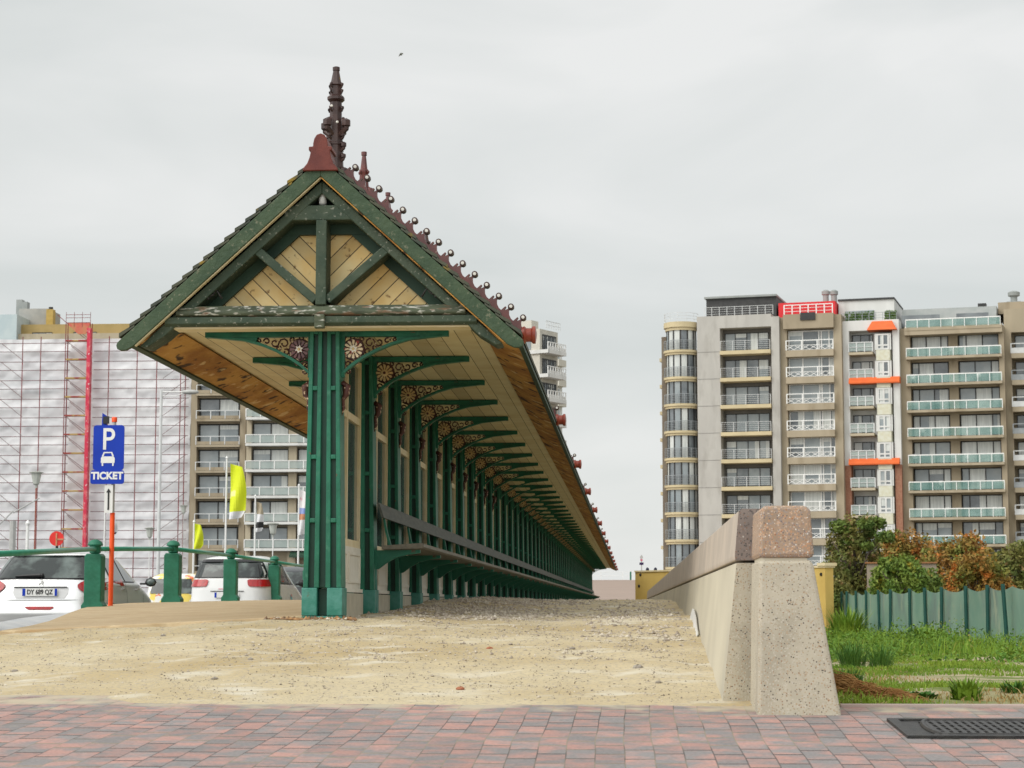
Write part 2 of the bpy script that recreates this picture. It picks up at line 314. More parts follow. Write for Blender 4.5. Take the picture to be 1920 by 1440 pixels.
# brick paving ---------------------------------------------------------------
def paving_material():
    m = bpy.data.materials.new('brick paving'); m.use_nodes = True; t = m.node_tree; N = t.nodes; L = t.links; b = N['Principled BSDF']
    tcn = N.new('ShaderNodeTexCoord'); nzd = N.new('ShaderNodeTexNoise'); nzd.inputs['Scale'].default_value = .7; nzd.inputs['Detail'].default_value = 1
    L.new(tcn.outputs['Object'], nzd.inputs[0])
    vm = N.new('ShaderNodeVectorMath'); vm.operation = 'SCALE'; L.new(nzd.outputs['Color'], vm.inputs[0]); vm.inputs['Scale'].default_value = .06
    va = N.new('ShaderNodeVectorMath'); va.operation = 'ADD'; L.new(tcn.outputs['Object'], va.inputs[0]); L.new(vm.outputs[0], va.inputs[1])
    sp = N.new('ShaderNodeSeparateXYZ'); L.new(va.outputs[0], sp.inputs[0])
    def mth(op, a, bb=None):
        n = N.new('ShaderNodeMath'); n.operation = op
        for i, v in enumerate((a, bb)):
            if v is None: continue
            if isinstance(v, (int, float)): n.inputs[i].default_value = v
            else: L.new(v, n.inputs[i])
        return n.outputs[0]
    W_, L_ = .130, .32
    cx = mth('DIVIDE', sp.outputs[0], W_); ci = mth('FLOOR', cx); cf = mth('FRACT', cx)
    w1 = N.new('ShaderNodeTexWhiteNoise'); w1.noise_dimensions = '1D'; L.new(ci, w1.inputs['W'])
    ry = mth('ADD', mth('ADD', mth('DIVIDE', sp.outputs[1], L_), mth('MULTIPLY', ci, .5)), mth('MULTIPLY', w1.outputs[0], .12)); ri = mth('FLOOR', ry); rf = mth('FRACT', ry)
    jx = mth('LESS_THAN', mth('MINIMUM', cf, mth('SUBTRACT', 1, cf)), .022); jy = mth('LESS_THAN', mth('MINIMUM', rf, mth('SUBTRACT', 1, rf)), .036)
    joint = mth('MAXIMUM', mth('MULTIPLY', jx, .8), jy)
    cb = N.new('ShaderNodeCombineXYZ'); L.new(ci, cb.inputs[0]); L.new(ri, cb.inputs[1])
    w2 = N.new('ShaderNodeTexWhiteNoise'); w2.noise_dimensions = '3D'; L.new(cb.outputs[0], w2.inputs['Vector'])
    n2 = N.new('ShaderNodeTexNoise'); n2.inputs['Scale'].default_value = 5.0; n2.inputs['Detail'].default_value = 3; n2.inputs['Roughness'].default_value = .55
    vo = N.new('ShaderNodeVectorMath'); vo.operation = 'MULTIPLY_ADD'; L.new(w2.outputs['Color'], vo.inputs[0]); vo.inputs[1].default_value = (7, 11, 3); L.new(va.outputs[0], vo.inputs[2])
    L.new(vo.outputs[0], n2.inputs[0])
    rp = N.new('ShaderNodeValToRGB'); E = rp.color_ramp.elements; E[0].position = .42; E[0].color = (.205, .188, .183, 1); E[1].position = .64; E[1].color = (.375, .212, .178, 1)
    L.new(n2.outputs[0], rp.inputs[0])
    mr0 = N.new('ShaderNodeMapRange'); mr0.inputs['To Min'].default_value = .88; mr0.inputs['To Max'].default_value = 1.12; L.new(w2.outputs['Value'], mr0.inputs[0])
    v0 = N.new('ShaderNodeVectorMath'); v0.operation = 'SCALE'; L.new(rp.outputs[0], v0.inputs[0]); L.new(mr0.outputs[0], v0.inputs['Scale'])
    nj = N.new('ShaderNodeTexNoise'); nj.inputs['Scale'].default_value = 1.4; L.new(tcn.outputs['Object'], nj.inputs[0]); rj = N.new('ShaderNodeValToRGB'); EJ = rj.color_ramp.elements
    EJ[0].position = .45; EJ[0].color = (.045, .04, .035, 1); EJ[1].position = .6; EJ[1].color = (.22, .185, .13, 1); L.new(nj.outputs[0], rj.inputs[0])
    mx = N.new('ShaderNodeMix'); mx.data_type = 'RGBA'; L.new(joint, mx.inputs[0]); L.new(v0.outputs[0], mx.inputs[6]); L.new(rj.outputs[0], mx.inputs[7])
    n3 = N.new('ShaderNodeTexNoise'); n3.inputs['Scale'].default_value = 60; n3.inputs['Detail'].default_value = 3; L.new(tcn.outputs['Object'], n3.inputs[0])
    mr = N.new('ShaderNodeMapRange'); mr.inputs['From Min'].default_value = .3; mr.inputs['From Max'].default_value = .7; mr.inputs['To Min'].default_value = .84; mr.inputs['To Max'].default_value = 1.16
    L.new(n3.outputs[0], mr.inputs[0]); vs_ = N.new('ShaderNodeVectorMath'); vs_.operation = 'SCALE'; L.new(mx.outputs[2], vs_.inputs[0]); L.new(mr.outputs[0], vs_.inputs['Scale'])
    so_ = N.new('ShaderNodeSeparateXYZ'); L.new(tcn.outputs['Object'], so_.inputs[0])
    ny = N.new('ShaderNodeTexNoise'); ny.inputs['Scale'].default_value = 4; ny.inputs['Detail'].default_value = 6; L.new(tcn.outputs['Object'], ny.inputs[0])
    my = N.new('ShaderNodeMapRange'); my.inputs['From Min'].default_value = 10.35; my.inputs['From Max'].default_value = 11.35; my.inputs['To Min'].default_value = -.25; my.inputs['To Max'].default_value = .17; L.new(so_.outputs[1], my.inputs[0])
    ms = N.new('ShaderNodeMapRange'); ms.inputs['From Min'].default_value = .5; ms.inputs['From Max'].default_value = .72; L.new(mth('ADD', my.outputs[0], ny.outputs[0]), ms.inputs[0])
    mxs = N.new('ShaderNodeMix'); mxs.data_type = 'RGBA'; L.new(mth('MULTIPLY', ms.outputs[0], .8), mxs.inputs[0]); L.new(vs_.outputs[0], mxs.inputs[6]); mxs.inputs[7].default_value = (.46, .4, .28, 1)   # blown sand
    L.new(mxs.outputs[2], b.inputs['Base Color']); b.inputs['Roughness'].default_value = .8
    bp = N.new('ShaderNodeBump'); bp.inputs['Strength'].default_value = .4; bp.inputs['Distance'].default_value = .004; bp.invert = True
    L.new(joint, bp.inputs['Height']); L.new(bp.outputs[0], b.inputs['Normal'])
    return m
paving = paving_material()
def pz(x, y): return -.565 + .05 * (y - 10.8)
yy = np.linspace(2, 11.75, 60); xx = np.linspace(-9, 9, 90)
Xp, Yp = np.meshgrid(xx, yy)
Yp = np.where(Xp > 1.0, 2 + (Yp - 2) * (11.22 - 2) / 9.75, Yp); Zp = pz(Xp, Yp)
for i in range(Zp.shape[0]):
    for j in range(Zp.shape[1]): Zp[i, j] += .008 * nz2(Xp[i, j], Yp[i, j], .8, 3)
# the paving stops at y 11.22 right of the wall
tag(grid_mesh('brick_paving', Xp, Yp, Zp, paving), kind='structure')

# far ground, car park, grassy lot -------------------------------------------
far_soil = mat('far soil', (.3, .27, .2), (.22, .2, .15), .05, rough=.95)
b = MB(); b.add([(-1500, -60, -1.12), (1500, -60, -1.12), (1500, 2500, -1.12), (-1500, 2500, -1.12)], [(0, 1, 2, 3)])
tag(b.build('ground', far_soil), kind='structure')
b = MB(); b.add([(-120, 14, -.70), (-7.0, 14, -.70), (-7.0, 400, -.70), (-120, 400, -.70)], [(0, 1, 2, 3)])
tag(b.build('car_park', asphalt), kind='structure')
b = MB()      # side of the terrace above the car park
ly = [19.6, 22, 24.5, 26.8, 30, 36, 60, 140]
for a, c in zip(ly[:-1], ly[1:]):
    b.add([(xmin_of(a), a, -.75), (xmin_of(c), c, -.75), (xmin_of(c), c, g0(-7.3, c) + .0), (xmin_of(a), a, g0(-6.8, a) + .0)], [(0, 1, 2, 3)])
tag(b.build('terrace_side', plinth_grey), kind='structure')

lot_mat = mat('lot soil', (.42, .35, .23), (.3, .27, .14), 1.1, detail=8, rough=.95, bump=.5, bscale=20, third=((.13, .17, .03), .9, .5, .62), fourth=((.45, .38, .27), 2.5, .62, .72))
def lotz(x, y): return np.interp(y, [11, 11.3, 20, 45, 400], [-.56, -.55, -.74, -1.02, -1.02])
ys2 = np.concatenate([np.linspace(11.22, 20, 60), np.linspace(20.5, 92, 60)]); xs2 = np.linspace(.85, 40, 120)
Xl, Yl = np.meshgrid(xs2, ys2); Zl = lotz(Xl, Yl).copy()
for i in range(Zl.shape[0]):
    for j in range(Zl.shape[1]):
        x, y = Xl[i, j], Yl[i, j]; k = min(1, (y - 11.22) / 1.0)
        Zl[i, j] += k * (.06 * nz2(x, y, .6, 2) + .03 * nz2(x, y, 1.7, 5))
tag(grid_mesh('grass_lot', Xl, Yl, Zl, lot_mat), kind='structure')
b = MB(); b.box(1.13, 9, 11.19, 11.235, -.62, -.528)
tag(b.build('kerb_edge', mat('kerb pink', (.42, .33, .29), (.36, .3, .27), 8, rough=.8), bevel=.006), kind='structure')

kerb_stone = mat('kerb blue stone', (.52, .52, .52), (.44, .45, .46), 4, rough=.7, bump=.1)
KQ = [(P(a, c, d), P(e_, f_, d)) for a, c, e_, f_, d in ((-40, 1187, 25, 1190, 18.9), (-4, 1167, 55, 1181, 20.2), (40, 1159, 95, 1167, 22.2), (90, 1153, 128, 1157, 24.4), (135, 1149.5, 160, 1150, 26.4), (165, 1147, 180, 1146.5, 28.0))]
b = MB()
for (a, c), (a2, c2) in zip(KQ[:-1], KQ[1:]):
    lo_ = lambda v: (v.x, v.y, -.8)
    b.add([a, c, c2, a2, lo_(a), lo_(c), lo_(c2), lo_(a2)], [(0, 1, 2, 3), (0, 4, 5, 1), (1, 5, 6, 2), (3, 2, 6, 7), (0, 3, 7, 4)])
tag(b.build('ramp_kerb', kerb_stone), kind='structure')
def xter(y): return np.interp(y, [17, 18.2] + [c.y for a, c in KQ[1:]] + [400], [-7.0, KQ[0][1].x] + [c.x for a, c in KQ[1:]] + [-7.3])
# terrace of tan pavers -------------------------------------------------------
tan_pavers = mat('tan pavers', (.39, .285, .165), (.46, .355, .215), 3, rough=.9, bump=.3, bscale=16, st=(.5, 2.5, 1), third=((.36, .24, .12), 5, .52, .7), fourth=((.53, .42, .26), 9, .58, .66))
yt = np.concatenate([np.linspace(18.15, 30, 60), np.linspace(31, 138, 30)]); ut = np.linspace(0, 1, 50)
Yt = np.repeat(yt[:, None], len(ut), 1); xa = xter(yt)[:, None]; Xt = xa + (-2.86 - xa) * ut[None, :]
ex = np.array([.10 * nz2(x, 0, 1.3, 9) for x in np.linspace(-8, -2.8, len(ut))])
Yt = Yt + np.maximum(0, 1 - (Yt - 18.15) / 3) * ((ex - .0)[None, :] + .12 * (1 - ut)[None, :] * 2)
Zt = g0(Xt, Yt) + .045 - .0
row0 = (Xt[:1], Yt[:1] - .03, Zt[:1] - .09); row1 = (Xt[:1], Yt[:1] - .012, Zt[:1] - .008)
Xt = np.concatenate([row0[0], row1[0], Xt]); Yt = np.concatenate([row0[1], row1[1], Yt]); Zt = np.concatenate([row0[2], row1[2], Zt])
tag(grid_mesh('paved_terrace', Xt, Yt, Zt, tan_pavers, smooth=False), kind='structure')
# ------------------------------------------------------------------ the shelter
X0, Y0, NB, BAY = -2.745, 18.15, 54, 2.215
shelter = thing('seafront_shelter', 'long green and cream timber shelter with pitched tiled roof, iron brackets and bench', 'shelter', (X0, Y0, 0))
LEN = NB * BAY
YF = -.45                                   # front face of the gable, local
EH, EZ, AZ = 1.775, 2.365, 3.985               # eave half width, eave height, apex height (tops of the verge boards)
SL = (AZ - EZ) / EH
# roof: stepped courses of tiles
for sgn in (-1, 1):
    b = MB(); n = 19
    for i in range(n):
        t0, t1 = i / n, (i + 1.25) / n
        xa, xb = EH * (1 - t0) + .02, EH * (1 - min(t1, 1))
        za, zb = EZ + (AZ - EZ) * t0, EZ + (AZ - EZ) * min(t1, 1)
        b.prism([(sgn * xa, za + .012), (sgn * xa, za + .05), (sgn * xb, zb + .026), (sgn * xb, zb + .002)], YF - .03, LEN + .3)
    b.build('roof_slope', roof_tile, shelter)
# underside
b = MB(); b.box(-1.42, 1.42, YF + .3, LEN + .2, 2.537, 2.56); b.build('soffit', soffit_boards, shelter)
for sgn in (-1, 1):
    b = MB(); b.prism([(sgn * 1.42, 2.54), (sgn * 1.735, 2.40), (sgn * 1.735, 2.37), (sgn * 1.57, 2.43), (sgn * 1.40, 2.515)], YF + .1, LEN + .2)
    b.build('eave_lining', rot_wood, shelter)
    b = MB(); b.prism([(sgn * 1.735, 2.41), (sgn * 1.785, 2.37), (sgn * 1.785, 2.335), (sgn * 1.735, 2.35)], YF + .1, LEN + .25)
    b.build('eave_fascia', dark_green, shelter)
# verge boards
for sgn in (-1, 1):
    def along(t, off):  # point on the slope, off metres below the slope line (perpendicular)
        x, z = EH * (1 - t), EZ + (AZ - EZ) * t
        l = math.hypot(1, SL); return (sgn * (x - off * SL / l), z - off / l)
    b = MB()
    lo = []
    for k in range(9):                          # slightly rounded lower end
        a = math.pi / 2 * k / 8; lo.append(along(-.035 + .045 * (1 - math.cos(a)) , .02 + .16 * math.sin(a) if k else 0))
    BW = .122
    lo = [along(-.03, .015), along(-.036, .045), along(-.030, .075), along(-.014, .105), along(.012, BW)]
    b.prism([along(1.0, 0)] + [along(-.02, 0)] + lo + [(0, AZ - BW * math.hypot(1, SL))], YF - .03, YF + .03)
    b.build('bargeboard', barge_green, shelter, bevel=.006)
    b = MB(); b.prism([along(.97, BW + .001), along(.02, BW + .001), along(.02, BW + .010), along(.97, BW + .010)], YF - .012, YF + .04); b.build('verge_fillet', cream if sgn < 0 else rot_wood, shelter)
    b = MB(); q = BW + .018; ww = .085
    b.prism([(0, AZ - q * math.hypot(1, SL)), along(.03, q), along(.045, q + ww * .6), along(.12, q + ww), (0, AZ - (q + ww) * math.hypot(1, SL))], YF + .06, YF + .36)
    b.build('gable_rafter', truss_green, shelter, bevel=.008)
# king post truss
SLN0 = math.hypot(1, SL)
def along2(sgn, t, off):
    x, z = EH * (1 - t), EZ + (AZ - EZ) * t; return (sgn * (x - off * SL / SLN0), z - off / SLN0)
b = MB()
b.prism([(YF + .05, 2.565), (YF + .02, 2.58), (YF + .015, 2.605), (YF + .075, 2.668), (YF + .33, 2.668), (YF + .33, 2.565)], -1.30, 1.30, 0, 'x')
b.build('tie_beam', tie_paint, shelter, bevel=.01)
b = MB(); b.prism([(YF + .06, 2.482), (YF + .03, 2.505), (YF + .03, 2.562), (YF + .33, 2.562), (YF + .33, 2.482)], -1.40, 1.40, 0, 'x'); b.build('beam_moulding', truss_green, shelter, bevel=.006)
b = MB(); b.box(-1.36, 1.36, YF + .09, YF + .32, 2.466, 2.481); b.build('beam_fillet', cream, shelter)
b = MB(); b.box(-.34, .34, YF + .065, YF + .33, 3.437, 3.573); b.build('collar_beam', truss_green, shelter, bevel=.01)
b = MB(); b.box(-.048, .048, YF + .05, YF + .32, 2.669, 3.436); b.build('king_post', truss_green, shelter, bevel=.008)
for s in (-1, 1):
    b = MB(); b.beam((s * .051, 2.715), (s * .64, 3.22), .078, YF + .07, YF + .31); b.build('strut', truss_green, shelter, bevel=.008)
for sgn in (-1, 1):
    b = MB(); b.prism([(0, AZ - .20 * SLN0), along2(sgn, .23, .20), along2(sgn, .23, .315), (0, AZ - .315 * SLN0)], YF + .29, YF + .335); b.build('rafter_shade', dark_green, shelter)  # dark strips shaped as the shadow band inside the gable rafters
b = MB(); b.box(-.42, .42, YF + .28, YF + .334, 3.345, 3.45); b.build('collar_shade', dark_green, shelter)  # dark strip added in place of the collar's shadow on the boarding
b = MB(); b.prism([(-1.35, 2.66), (1.35, 2.66), (.0, 3.86)], YF + .34, YF + .38); b.build('gable_boarding', gable_boards, shelter)
b = MB(); b.lathe([(.008, 3.735), (.03, 3.73), (.034, 3.70), (.026, 3.67), (.034, 3.65), (.036, 3.60), (.028, 3.585), (.005, 3.58)], 0, YF + .12, 10); b.build('apex_pendant', grey_p, shelter, smooth=True)
b = MB(); b.box(-.045, .045, YF - .02, YF + .05, 2.45, 2.575); b.build('beam_boss', tie_paint, shelter, bevel=.01)
for s in (-1, 1):                               # iron scrolls in the corners of the gable
    b = MB(); pts = [(s * (1.01 + .055 * math.cos(a) * (1 - a / 12)), YF + .1, 2.80 + .055 * math.sin(a) * (1 - a / 12)) for a in np.linspace(-1.5, 7, 22)]
    b.tube(pts, .013, 6); b.tube([(s * 1.09, YF + .1, 2.70), (s * .95, YF + .1, 2.82), (s * .9, YF + .1, 2.74)], .012, 6); b.build('iron_scroll', iron, shelter, smooth=True)
# terracotta ridge stop and ridge tiles
prof = [(.16, 3.862), (.155, 3.885), (.118, 3.93), (.097, 3.985), (.088, 4.03), (.088, 4.045), (.105, 4.046), (.105, 4.082), (.066, 4.083), (.066, 4.11), (.056, 4.155), (.035, 4.19), (0, 4.202)]
b = MB(); b.prism(prof + [(-x, z) for x, z in prof[-2::-1]], YF - .06, YF + .22); b.build('ridge_stop', terracotta, shelter, bevel=.008)
b = MB(); b.prism([(.12, 3.93), (.03, 4.04), (-.03, 4.04), (-.12, 3.93)], YF + .22, LEN + .3); b.build('ridge_tiles', maroon, shelter)
# finials on the ridge
def finial_mesh(h, w, big):
    b = MB()
    if big:
        b.lathe([(w * 1.25, 0), (w * 1.2, h * .1), (w * 1.05, h * .3), (w * 1.05, h * .36), (w * 1.15, h * .365), (w * 1.15, h * .38), (w, h * .385), (w * .95, h * .49), (w * .85, h * .56), (w * .82, h * .71), (w * 1.2, h * .73),
                 (w * 1.2, h * .75), (w * .8, h * .77), (w * .78, h * .84), (w * .95, h * .85), (w * .7, h * .88), (w * .42, h * .965), (w * .5, h * .968), (w * .5, h * .995), (w * .3, h)], n=8)
        lev = [(.53, 1.0, 4, .050), (.44, 0.95, 4, .022), (.36, .95, 4, .030), (.27, 1.0, 4, .026), (.66, .85, 6, .018), (.15, 1.1, 4, .034), (.80, .85, 6, .014), (.85, .8, 6, .016), (.08, 1.2, 6, .03)]
    else:
        b.lathe([(w * 1.3, 0), (w * 1.1, h * .3), (w * 1.0, h * .34), (w, h * .55), (w * .8, h * .72), (w * .95, h * .74), (w * .9, h * .77), (w * .7, h * .78), (w * .4, h * .95), (w * .55, h * .955), (w * .55, h), (w * .2, h)], n=8)
        lev = [(.5, 1.0, 4, .032), (.32, 1.0, 4, .020), (.74, .8, 4, .014)]
    for zf, k, n, r in lev:
        for j in range(n):
            a = math.pi / 4 + j * math.pi / 2 + .25
            q = w * k + r * 1.1
            b.tube([(math.cos(a) * w * k * .8, math.sin(a) * w * k * .8, h * zf - r * 2), (math.cos(a) * q, math.sin(a) * q, h * zf - r), (math.cos(a) * (q + r * .3), math.sin(a) * (q + r * .3), h * zf + r * .4), (math.cos(a) * (q - r * .8), math.sin(a) * (q - r * .8), h * zf + r * .8)], r * .55, 6)
            b.ball((math.cos(a) * q, math.sin(a) * q, h * zf), r, 6)
    return b
fb = finial_mesh(1.19, .070, True).build('tall_finial', dark_clay, shelter, (0, .42, 3.87), smooth='auto')
fs = finial_mesh(.83, .055, False).build('ridge_finial', maroon, shelter, (0, 2.45, 3.87), smooth='auto')
fbd = MB()
for zf, a in ((.53, 5.0), (.66, 4.5)): fbd.ball((math.cos(a) * .11, math.sin(a) * .11 - .01, 1.19 * zf), .014, 6)
fbd.build('glaze_dot', knob_white, fb)
k = 0
for i in range(1, 58):
    if i % 4 == 0: dup(fb, shelter, (0, .42 + 2.09 * i, 3.87))
    elif i > 1: dup(fs, shelter, (0, .36 + 2.09 * i, 3.87))
# crests running down the seaward slope
SLN = math.hypot(1, SL)
def slope_pt(t, off): return (EH * (1 - t) + off * SL / SLN, EZ + (AZ - EZ) * t + off / SLN)
b = MB()
top = []; NBALL = 15
for i in range(NBALL):
    for q, o in ((.0, .085), (.25, .10), (.42, .125), (.5, .155), (.58, .125), (.66, .10), (.70, .135), (.78, .135), (.82, .085)):
        top.append(slope_pt(.02 + .92 * (i + q) / NBALL, o))
b.prism([slope_pt(.94, .02)] + [slope_pt(.02, .02)] + top, -.02, .02)
b.prism([slope_pt(.95, .02), slope_pt(.01, .02), slope_pt(.01, .05), slope_pt(.95, .05)], -.07, .07)
crest = b.build('roof_crest', maroon, shelter, (0, -.16, 0))
def knob_at(i): x, z = slope_pt(.02 + .92 * (i + .5) / NBALL, .165); return (x, 0, z)
kn = MB(); kn.lathe([(.012, -.045), (.028, -.04), (.03, 0), (.028, .04), (.012, .045)], 0, 0, 10, 0, 'y', 0)
kn.lathe([(.002, -.052), (.015, -.05), (.016, -.04), (.01, -.03)], 0, 0, 8, 1, 'y', 0)
kn = kn.build('crest_knob', [dark_clay, knob_white], crest, knob_at(0), smooth='auto')
vb = MB(); xv, zv = slope_pt(-.005, .05)
vb.lathe([(.02, -.07), (.07, -.065), (.08, -.04), (.062, -.02), (.062, .02), (.08, .035), (.078, .06), (.02, .07)], xv + .03, 0, 16, 0, 'x', zv + .02)
vb.build('crest_volute', orange_clay, crest, smooth='auto')
for i in range(1, 15): dup(crest, shelter, (0, -.16 + 8.36 * i, 0))
for i in range(1, NBALL): dup(kn, crest, knob_at(i))

# piers ------------------------------------------------------------------------
pb = MB(); ZB, ZT = -.45, 2.53
def hw(z): return np.interp(z, [-.45, .16, .5, 2.5], [.172, .172, .165, .132])
def tap(b, u0, u1, z0, z1, y0, y1, mi=0):
    """vertical bar whose sides follow the taper: u in -1..1 of the half width"""
    a, c = hw(z0), hw(z1)
    vs = [(u0 * a, y0, z0), (u1 * a, y0, z0), (u1 * a, y1, z0), (u0 * a, y1, z0), (u0 * c, y0, z1), (u1 * c, y0, z1), (u1 * c, y1, z1), (u0 * c, y1, z1)]
    b.add(vs, [(0, 3, 2, 1), (4, 5, 6, 7), (0, 1, 5, 4), (1, 2, 6, 5), (2, 3, 7, 6), (3, 0, 4, 7)], mi)
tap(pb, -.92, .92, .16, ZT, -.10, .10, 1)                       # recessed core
tap(pb, -1.06, 1.06, ZB, -.09, -.145, .145, 2)
for s in (-1, 1):
    for u0, u1 in ((.74, 1.0), (.17, .43)):
        tap(pb, s * u0, s * u1, .16, ZT, -.14, .14)
    for z in (.76, 1.33, 1.95, 2.46): 
        tap(pb, s * .43, s * .74, z - .02, z + .02, -.138, .138)
    tap(pb, s * .26, s * 1.06, -.088, .16, -.15, .15, 2)
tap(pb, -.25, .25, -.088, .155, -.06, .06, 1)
pier = pb.build('pier', [pier_green, slot_shade_green, base_green], shelter, (0, 0, 0), bevel=.006)
# brackets
def bracket_parts(s, parent):
    b = MB(); x0 = .132; y0, y1 = -.03, .03
    cur = [(.0, .42), (.035, .385), (.10, .325), (.21, .25), (.33, .185), (.46, .13), (.63, .082), (.93, .05)]
    b.prism([(s * (x0 + a), 2.53 - d) for a, d in ((.0, 0), (.98, 0), (.98, .05), (.0, .05))], y0 - .012, y1 + .012)
    th = .034
    for (a, d), (a2, d2) in zip(cur[:-1], cur[1:]):
        b.prism([(s * (x0 + a), 2.53 - d), (s * (x0 + a2), 2.53 - d2), (s * (x0 + a2), 2.53 - d2 + th * (1 - .6 * a2)), (s * (x0 + a), 2.53 - d + th * (1 - .6 * a))], y0 - .012, y1 + .012)
    b.box(min(s * x0, s * (x0 + .035)), max(s * x0, s * (x0 + .035)), y0, y1, 2.11, 2.49)
    b.prism([(s * (x0 + a), 2.53 - d) for a, d in ((.5, .05), (.93, .05), (.75, .065), (.63, .082), (.52, .112))], y0, y1)
    br = b.build('bracket', pier_green, parent)
    w_ = MB(); 
    def arc(cx, cz, r, a0, a1, rr=.0085, n=9, shrink=0):
        w_.tube([(s * (x0 + cx + r * (1 - shrink * t) * math.cos(a0 + (a1 - a0) * t)), 0, 2.53 - cz + r * (1 - shrink * t) * math.sin(a0 + (a1 - a0) * t)) for t in np.linspace(0, 1, n)], rr, 5)
    for cx, cz, r, a0, a1, sh in ((.26, .105, .048, 0, 6.5, .6), (.345, .10, .04, 3, 9, .6), (.42, .085, .03, 0, 6, .6), (.24, .185, .03, 1, 7, .5), (.31, .15, .025, 2, 8, .5), (.06, .30, .032, 0, 6, .6),
                                  (.07, .365, .022, 3, 9, .5), (.49, .078, .018, 1, 7, .5), (.10, .06, .02, 0, 6, .4), (.03, .06, .015, 0, 6, .3), (.19, .07, .022, 2, 8, .4), (.14, .28, .028, 2, 8, .5), (.2, .235, .02, 1, 7, .5)):
        arc(cx, cz, r, a0, a1, shrink=sh)
    arc(.115, .165, .098, 0, 6.283, .008, 20)
    w_.tube([(s * (x0 + .01), -.02, 2.06), (s * (x0 + .055), -.02, 2.02), (s * (x0 + .05), -.02, 1.95), (s * (x0 + .02), -.02, 1.90), (s * (x0 + .03), -.02, 1.83), (s * (x0 + .01), -.02, 1.76)], [.03, .04, .03, .02, .016, .006], 6)
    w_.build('scrollwork', scroll_brown, parent, smooth=True)
    p = MB(); cx, cz = s * (x0 + .115), 2.53 - .165
    for j in range(12):
        a = 2 * math.pi * j / 12
        ca, sa = math.cos(a), math.sin(a)
        q = [(.034, -.004), (.06, -.0105), (.08, -.0125), (.088, 0), (.08, .0125), (.06, .0105), (.034, .004)]
        p.prism([(cx + r_ * ca - t_ * sa, cz + r_ * sa + t_ * ca) for r_, t_ in q], -.035, .035, 0)
    p.lathe([(.001, -.045), (.022, -.045), (.036, -.038), (.036, .038), (.022, .045), (.001, .045)], cx, 0, 12, 0, 'y', cz)
    p.lathe([(.001, -.05), (.012, -.05), (.016, -.044), (.016, .044), (.001, .05)], cx, 0, 10, 1, 'y', cz)
    p.lathe([(.001, -.012), (.094, -.012), (.094, .012), (.001, .012)], cx, 0, 20, 1, 'y', cz)
    p.build('rosette', [petal, scroll_brown], parent)
bracket_parts(1, pier); bracket_parts(-1, pier)
piers = [pier]
right_kids = [c for c in pier.children]
for i in range(1, NB + 1):
    c = pier.copy(); C.objects.link(c); c.location = (0, BAY * i + (.12 if i else 0), 0); c.parent = shelter; piers.append(c)
    for j, ch in enumerate(right_kids):
        if j >= 3 and i > 9: continue
        k = ch.copy(); C.objects.link(k); k.parent = c
for ch in right_kids: ch.location.z -= .05
ros = [c for c in right_kids if c.name.startswith('rosette')]
for r_ in ros:
    r_.data = r_.data.copy(); left = min(v.co.x for v in r_.data.vertices) < 0
    r_.data.materials[0] = maroon if left else mat('petal red cream', (.7, .58, .4), (.28, .04, .03), 22, rough=.5, ramp=(.54, .58)); r_.data.materials[1] = scroll_brown
for s_ in (-1, 1):
    b = MB(); cx, cz = s_ * (.132 + .115), 2.53 - .165
    st = [((.040 if q % 2 == 0 else .022) * math.cos(q * math.pi / 6 + .3), (.040 if q % 2 == 0 else .022) * math.sin(q * math.pi / 6 + .3)) for q in range(12)]
    b.prism([(cx + x, cz + z) for x, z in st], -.053, -.0505); b.lathe([(.001, -.062), (.012, -.06), (.014, -.0535)], cx, 0, 10, 1, 'y', cz)
    b.build('rosette_star', [knob_white, petal], pier, (0, 0, -.05))
# glazed panels between the piers
def bay_panel(yc, ln):
    h = ln / 2 - .15; f = MB()
    for y_ in (-h, h - .07, -.03): f.box(-.035, .035, y_, y_ + (.07 if y_ != -.03 else .06), .57, 2.44)
    for z0_, z1_ in ((.57, .64), (1.80, 1.87), (2.38, 2.44)): f.box(-.032, .032, -h, h, z0_, z1_)
    o = f.build('window_frame', cream, shelter, (0, yc, 0))
    g_ = MB(); g_.box(-.008, .008, -h + .02, h - .02, .6, 2.42); g_.build('pane', window_glass, o)
    l = MB(); l.box(-.04, .04, -h, h, .165, .569)
    for a, c in ((-h + .1, -.06), (.06, h - .1)):
        for sx in (.04, -.055): l.box(sx, sx + .015, a, a + .03, .22, .52); l.box(sx, sx + .015, c - .03, c, .22, .52); l.box(sx, sx + .014, a, c, .22, .25); l.box(sx, sx + .014, a, c, .49, .52)
    l.box(-.065, .065, -h, h, .13, .164)
    l.build('lower_panel', panel_white, o)
    q = MB(); q.box(-.07, .07, -h, h, -.5, .12); q.build('plinth', plinth_grey, o)
    return o
bp0 = bay_panel(BAY / 2 + .06, BAY)
for i in range(1, NB): dup(bp0, shelter, (0, BAY * (i + .5) + .12, 0))
# bench on the seaward side
YB0 = BAY + .02; YB1 = LEN
bench = MB()
bench.prism([(.24, .565), (.64, .575), (.665, .59), (.665, .62), (.64, .63), (.24, .605)], YB0, YB1)
bench = bench.build('bench_seat', bench_edge, shelter)
bb = MB(); bb.prism([(.25, .88), (.275, .88), (.225, 1.03), (.20, 1.03)], YB0 - .12, YB1); bb.build('bench_backrest', bench_wood, shelter)
bb = MB(); bb.prism([(.14, .56), (.62, .563), (.62, .53), (.50, .515), (.38, .485), (.28, .43), (.20, .37), (.14, .36)], -.03, .03)
bb.prism([(.30, .61), (.325, .61), (.285, .75), (.262, .88), (.24, .88), (.262, .75)], -.025, .025)
bs = bb.build('bench_bracket', pier_green, shelter, (0, BAY + .12, 0))
bb = MB(); bb.prism([(.16, -.45), (.20, -.45), (.175, .37), (.14, .37)], -.025, .025); bb.build('foot', base_green, bs)
